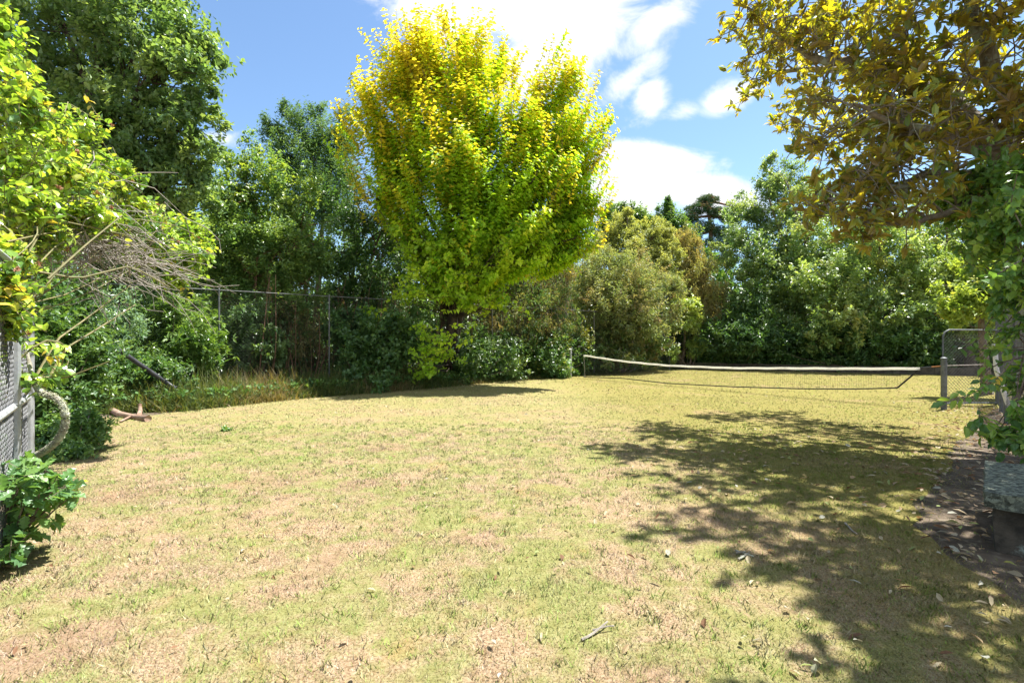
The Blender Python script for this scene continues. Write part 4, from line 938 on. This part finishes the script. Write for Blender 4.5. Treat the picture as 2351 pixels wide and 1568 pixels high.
# sprig in front of the fence
for (pts, n_) in [([(15, 880), (90, 865), (150, 868), (250, 830)], 10), ([(20, 850), (70, 800), (110, 780), (150, 790), (140, 850), (100, 890)], 12), ([(10, 930), (60, 880), (120, 860)], 9), ([(0, 780), (15, 830), (30, 900)], 8)]:
    pp = np.array([P(a_, b_, 3.55 + .1 * k) for k, (a_, b_) in enumerate(pts)]); t = np.linspace(0, len(pp) - 1, 14)
    pp = np.array([np.interp(t, np.arange(len(pp)), pp[:, i]) for i in range(3)]).T
    st.tube(pp, np.linspace(.008, .004, 14), 5)
    for k in range(n_):
        j = R.integers(2, 14); sprigs(fol, pp[j][None] + R.normal(0, .03, (1, 3)), np.array([[.5, -.1, .1]]) + R.normal(0, .4, (1, 3)), 4, .078, .72, .12, palette(ROSE, 1), OVATE, .35, .9, .6, st, .003)
# tangle of bare stems
for k in range(105):
    a_ = P(R.normal(110, 50), R.normal(520, 45), R.uniform(4.3, 5.4)); b_ = P(R.normal(270, 75), R.normal(600, 45), R.uniform(4.6, 6.2))
    pth = sag(a_, b_, 9, .38, R.uniform(-.05, .18)); pth[1:-1] += R.normal(0, .018, (7, 3))
    dead.tube(pth, np.linspace(R.uniform(.003, .007), .002, 9), 4, cap=False)
    for q_ in range(2):
        j = R.integers(2, 8); fk = sag(pth[j], pth[j] + (pth[min(j + 1, 8)] - pth[j]) * R.uniform(.8, 2.2) + R.normal(0, .13, 3), 4, .3); dead.tube(fk, [.004, .0035, .003, .002], 4, cap=False)
for k in range(60):
    a_ = P(R.normal(290, 40), R.normal(590, 30), R.uniform(4.8, 6.2)); b_ = a_ + R.normal(0, .28, 3) + np.array([.25, .2, -.2])
    dead.tube(sag(a_, b_, 6, .3), np.linspace(.005, .002, 6), 4, cap=False)
for pts in [[(60, 905), (130, 780), (200, 730), (300, 655)], [(110, 640), (200, 560), (280, 495)], [(95, 900), (150, 800), (240, 745), (310, 700)], [(60, 620), (180, 640), (300, 610), (390, 660)]]:
    pp = np.array([P(a_, b_, 3.9 + .35 * k) for k, (a_, b_) in enumerate(pts)]); t = np.linspace(0, len(pp) - 1, 12)
    pp = np.array([np.interp(t, np.arange(len(pp)), pp[:, i]) for i in range(3)]).T
    st.tube(pp, np.linspace(.010, .006, 12), 5)
# thick lichen stem that loops out of the fence
lp = np.array([P(a_, b_, Y) for a_, b_, Y in [(55, 770, 3.85), (68, 840, 3.75), (80, 890, 3.65), (105, 905, 3.6), (128, 912, 3.58), (145, 930, 3.56), (152, 960, 3.56), (146, 990, 3.56), (125, 1020, 3.56), (92, 1042, 3.56), (55, 1058, 3.58), (15, 1105, 3.6)]])
lp = np.r_[lp, [np.array([-3.75, 3.6, -.03])]]
t = np.linspace(0, len(lp) - 1, 60); lp2 = np.array([np.interp(t, np.arange(len(lp)), lp[:, i]) for i in range(3)]).T
for _ in range(3): lp2[1:-1] = (lp2[:-2] + lp2[1:-1] * 2 + lp2[2:]) / 4
thick = MB(); thick.tube(lp2, np.interp(t, [0, 3, 12], [.010, .018, .025]) * R.uniform(.82, 1.2, 60), 9)
thick.build('main_stem', BARK_LICHEN, rs_, smooth=True)
lt = MB(); n = 900; j = R.integers(12, 58, n); d = norm(R.normal(0, 1, (n, 3)))
sprigs(lt, lp2[j] + d * .026, d, 3, .012, .6, .012, palette([(.24, .26, .18), (.17, .19, .12), (.30, .31, .23)], n), DIAMOND, 0, .9, .2)
lt.build('lichen', DRYLEAF, rs_)
fol.build('foliage', LEAF_BRIGHT if False else leafmat('leaf_rose', .42, (1.35, 1.3, .45), .25, .7), rs_); st.build('stems', surfmat('green_stem', (.13, .13, .05), (.21, .18, .08), 8, .7, bump=.1), rs_); dead.build('dead_stems', TWIG, rs_)

# oak seedling at the lower left
os_ = empty('oak_sapling', (-3.28, 3.3, 0), 'small oak sapling with lobed dark green leaves at the foot of the left fence', 'sapling')
fol = MB(); st = MB()
for (px, py, Y, n_, rx, ry) in [(60, 1080, 3.4, 16, 60, 35), (110, 1115, 3.35, 16, 65, 30), (60, 1160, 3.3, 18, 70, 35), (150, 1135, 3.35, 10, 40, 20), (30, 1110, 3.3, 14, 40, 60), (20, 1270, 3.2, 14, 30, 40), (35, 1210, 3.2, 8, 40, 20)]:
    for k in range(n_):
        tip = P(px + R.normal(0, .5) * rx, py + R.normal(0, .5) * ry, Y + R.normal(0, .12)); tip[2] = max(tip[2], .05)
        c = palette([(.075, .15, .045), (.10, .18, .05), (.06, .13, .045), (.25, .30, .04, .15)], 1)
        sprigs(fol, tip[None], np.array([[.6, -.2, .15]]) + R.normal(0, .45, (1, 3)), 4, .105, .62, .10, c, OAK, .15, .9, .8, st, .003)
        if k % 3 == 0: st.tube(sag((-3.28, 3.3, .02), tip, 7, .12, .05), np.linspace(.010, .003, 7), 4, cap=False)
fol.build('foliage', LEAF, os_); st.build('stems', BARK, os_)

# ------------------------------------------------------------------ leafy climber at the right edge
vn = empty('flowering_cherry_shrub', (6.35, 5.75, 0), 'green rounded leaf shrub drooping over the right fence beneath the magnolia', 'shrub')
fol = MB(); st = MB()
VG = [(.085, .17, .04), (.12, .21, .05), (.06, .13, .035), (.18, .27, .05), (.40, .30, .04, .04)]
for (c, r, n_) in [(*B(2260, 430, 70, 60, 6.2, .5), 110), (*B(2200, 480, 50, 50, 6.4, .4), 70), (*B(2310, 520, 50, 90, 5.6, .5), 110), (*B(2270, 560, 55, 50, 6.0, .4), 70), (*B(2330, 660, 30, 80, 5.4, .4), 70), (*B(2320, 400, 50, 50, 5.8, .5), 70),
                   (*B(2325, 760, 25, 40, 5.6, .3), 14), (*B(2270, 800, 22, 18, 5.6, .2), 6), (*B(2340, 850, 14, 50, 5.2, .2), 12), (*B(2290, 870, 30, 14, 5.2, .2), 7), (*B(2320, 1010, 35, 22, 4.8, .3), 34), (*B(2345, 970, 14, 40, 4.8, .2), 14)]:
    d = norm(R.normal(0, 1, (n_, 3))); tips = c + d * r * R.uniform(.2, 1.05, (n_, 1))
    sprigs(fol, tips, np.array([-.45, -.1, -.15]) + R.normal(0, .5, (n_, 3)), 8, .10, .62, .26, palette(VG, n_), OVATE, .4, .85, .6, st, .003)
    for k in range(4): st.tube(sag((6.35 + R.normal(0, .1), 5.75, R.uniform(.6, 2.6)), tips[k], 8, .12, .08), np.linspace(.014, .004, 8), 5, cap=False)
for pts in [[(2330, 820), (2290, 870), (2230, 905), (2165, 925)], [(2340, 600), (2290, 630), (2240, 655)], [(2345, 520), (2320, 470), (2335, 400)]]:
    pp = np.array([P(a_, b_, 5.0 - .1 * k) for k, (a_, b_) in enumerate(pts)]); t = np.linspace(0, len(pp) - 1, 12)
    pp = np.array([np.interp(t, np.arange(len(pp)), pp[:, i]) for i in range(3)]).T; st.tube(pp, np.linspace(.007, .003, 12), 5)
    for j in range(3, 12): sprigs(fol, pp[j][None], np.array([[-.5, -.1, -.2]]) + R.normal(0, .3, (1, 3)), 3, .095, .66, .1, palette(VG, 1), OVATE, .4, .9, .6)
fol.build('foliage', LEAF, vn); st.build('stems', BARK, vn)

# ------------------------------------------------------------------ small things on the lawn
m = MB(); c = G(300, 965)
m.tube([G(255, 948) + [0, 0, .06], G(275, 957) + [0, 0, .05], G(305, 962) + [0, 0, .04], G(340, 968) + [0, 0, .05]], [.06, .055, .05, .06], 9)
m.tube([G(318, 964) + [0, 0, .05], G(322, 962) + [0, 0, .15], G(321, 960) + [0, 0, .25]], [.045, .035, .03], 8)
m.tube([G(300, 962) + [0, 0, .05], G(275, 972) + [.0, 0, .03]], [.025, .012], 6)
tag(m.build('fallen_branch', surfmat('cut_wood', (.20, .12, .08), (.36, .26, .2), 12, .9, bump=.4), origin=c, smooth=True), 'broken branch lying on the lawn edge at the left corner', 'branch')
m = MB(); c = G(1708, 1280)
for a_, b_ in [((1688, 1270), (1730, 1287)), ((1700, 1285), (1722, 1276)), ((1695, 1290), (1712, 1281)), ((1690, 1276), (1712, 1276))]: m.tube(sag(G(*a_) + [0, 0, .02], G(*b_) + [0, 0, .03], 5, .08), [.007, .007, .006, .005, .004], 5)
tag(m.build('lichen_twig', BARK_LICHEN, origin=c), 'forked pale lichen twig in the dappled shade of the magnolia', 'twig')
m = MB(); c = G(1370, 1455)
m.tube(sag(G(1335, 1475) + [0, 0, .015], G(1395, 1440) + [0, 0, .03], 6, .1), np.linspace(.007, .004, 6), 5); m.tube(sag(G(1360, 1455) + [0, 0, .02], G(1410, 1450) + [0, 0, .03], 5, .1), np.linspace(.005, .003, 5), 5)
tag(m.build('dry_twig', TWIG, origin=c), 'thin dry twig on the sunny straw grass near the bottom middle', 'twig')
m = MB(); c = G(1950, 1215); m.tube(sag(G(1940, 1205) + [0, 0, .015], G(1968, 1232) + [0, 0, .02], 5, .1), [.007, .006, .006, .005, .004], 5)
tag(m.build('bent_twig', TWIG, origin=c), 'short bent twig in the shade near the stone block', 'twig')
for (px, py, ml, nm, lab) in [(775, 1167, .10, 'pale_leaf', 'whitish curled leaf near the reddish bare patch of the lawn'), (1880, 1545, .12, 'pale_leaf', 'pale green broad leaf at the bottom edge near the right'), (2245, 1285, .09, 'pale_leaf', 'pale strip like leaf on the bare soil at the right'),
                              (1795, 945, .12, 'brown_leaf', 'curled brown leaf on the bright grass in front of the net'), (520, 990, .12, 'green_weed', 'green weed tuft in the sunny grass at left'), (1715, 1480, .08, 'pale_leaf', 'pale yellow leaf lit at the edge of the lower shadow')]:
    m = MB(); c = G(px, py); k = 1 if nm != 'green_weed' else 14
    col = {'pale_leaf': [(.22, .22, .15)], 'brown_leaf': [(.20, .11, .07)], 'green_weed': MIDGREEN}[nm]
    sprigs(m, c + R.normal(0, .01 if k == 1 else .045, (k, 3)) * [1, 1, 0] + [0, 0, .035], R.normal(0, 1, (k, 3)) * [1, 1, .1], 2 if k == 1 else 4, ml * .62, .5, .03, palette(col, k), OVATE, .0, .9, .9)
    tag(m.build(nm, DRYLEAF if k == 1 else LEAF, origin=c), lab, 'leaf' if k == 1 else 'weed')
# leaf litter
lt = MB(); 
def scatter(n, fn, col, ll, z=.02):
    p = fn(n); p = p[inside(p, LAWN_EDGE) | (p[:, 0] > 2)]; n = len(p)
    a = R.uniform(0, 2 * math.pi, n)
    lt.leaves(np.c_[p, np.full(n, z) + R.uniform(0, .015, n)], np.c_[np.cos(a), np.sin(a), R.normal(.05, .3, n)], np.c_[R.normal(0, .45, (n, 2)), np.ones(n)], ll * R.uniform(.5, 1.3, n), ll * R.uniform(.25, .55, n), palette(col, n, .25), OVATE)
PALE = [(.40, .34, .22), (.34, .25, .14), (.28, .33, .12, .6), (.20, .11, .06), (.42, .42, .34, .3)]
scatter(420, lambda n: np.c_[R.uniform(-5, 4, n), R.uniform(1.4, 8, n)], PALE, .05)
scatter(700, lambda n: np.c_[R.uniform(-6, 14, n), R.uniform(8, 25, n)], PALE, .075)
scatter(520, lambda n: np.c_[R.normal(3.6, 1.4, n), R.uniform(1.6, 8, n)], PALE, .07)
n_ = 900; tq = R.random(n_)
scatter(n_, lambda n: np.c_[np.interp(R.random(n), [0, 1], [0, 1]) * 0 + (3.4 + 6.6 * tq) + R.normal(0, .45, n), 3.2 + 7.8 * tq + R.normal(0, .45, n)], [(.36, .27, .17), (.25, .15, .08), (.45, .38, .26), (.30, .30, .10, .4)], .08)
tag(lt.build('fallen_leaves', DRYLEAF), 'scattered dry fallen leaves over the lawn and the bare soil', 'leaves', kind='stuff')
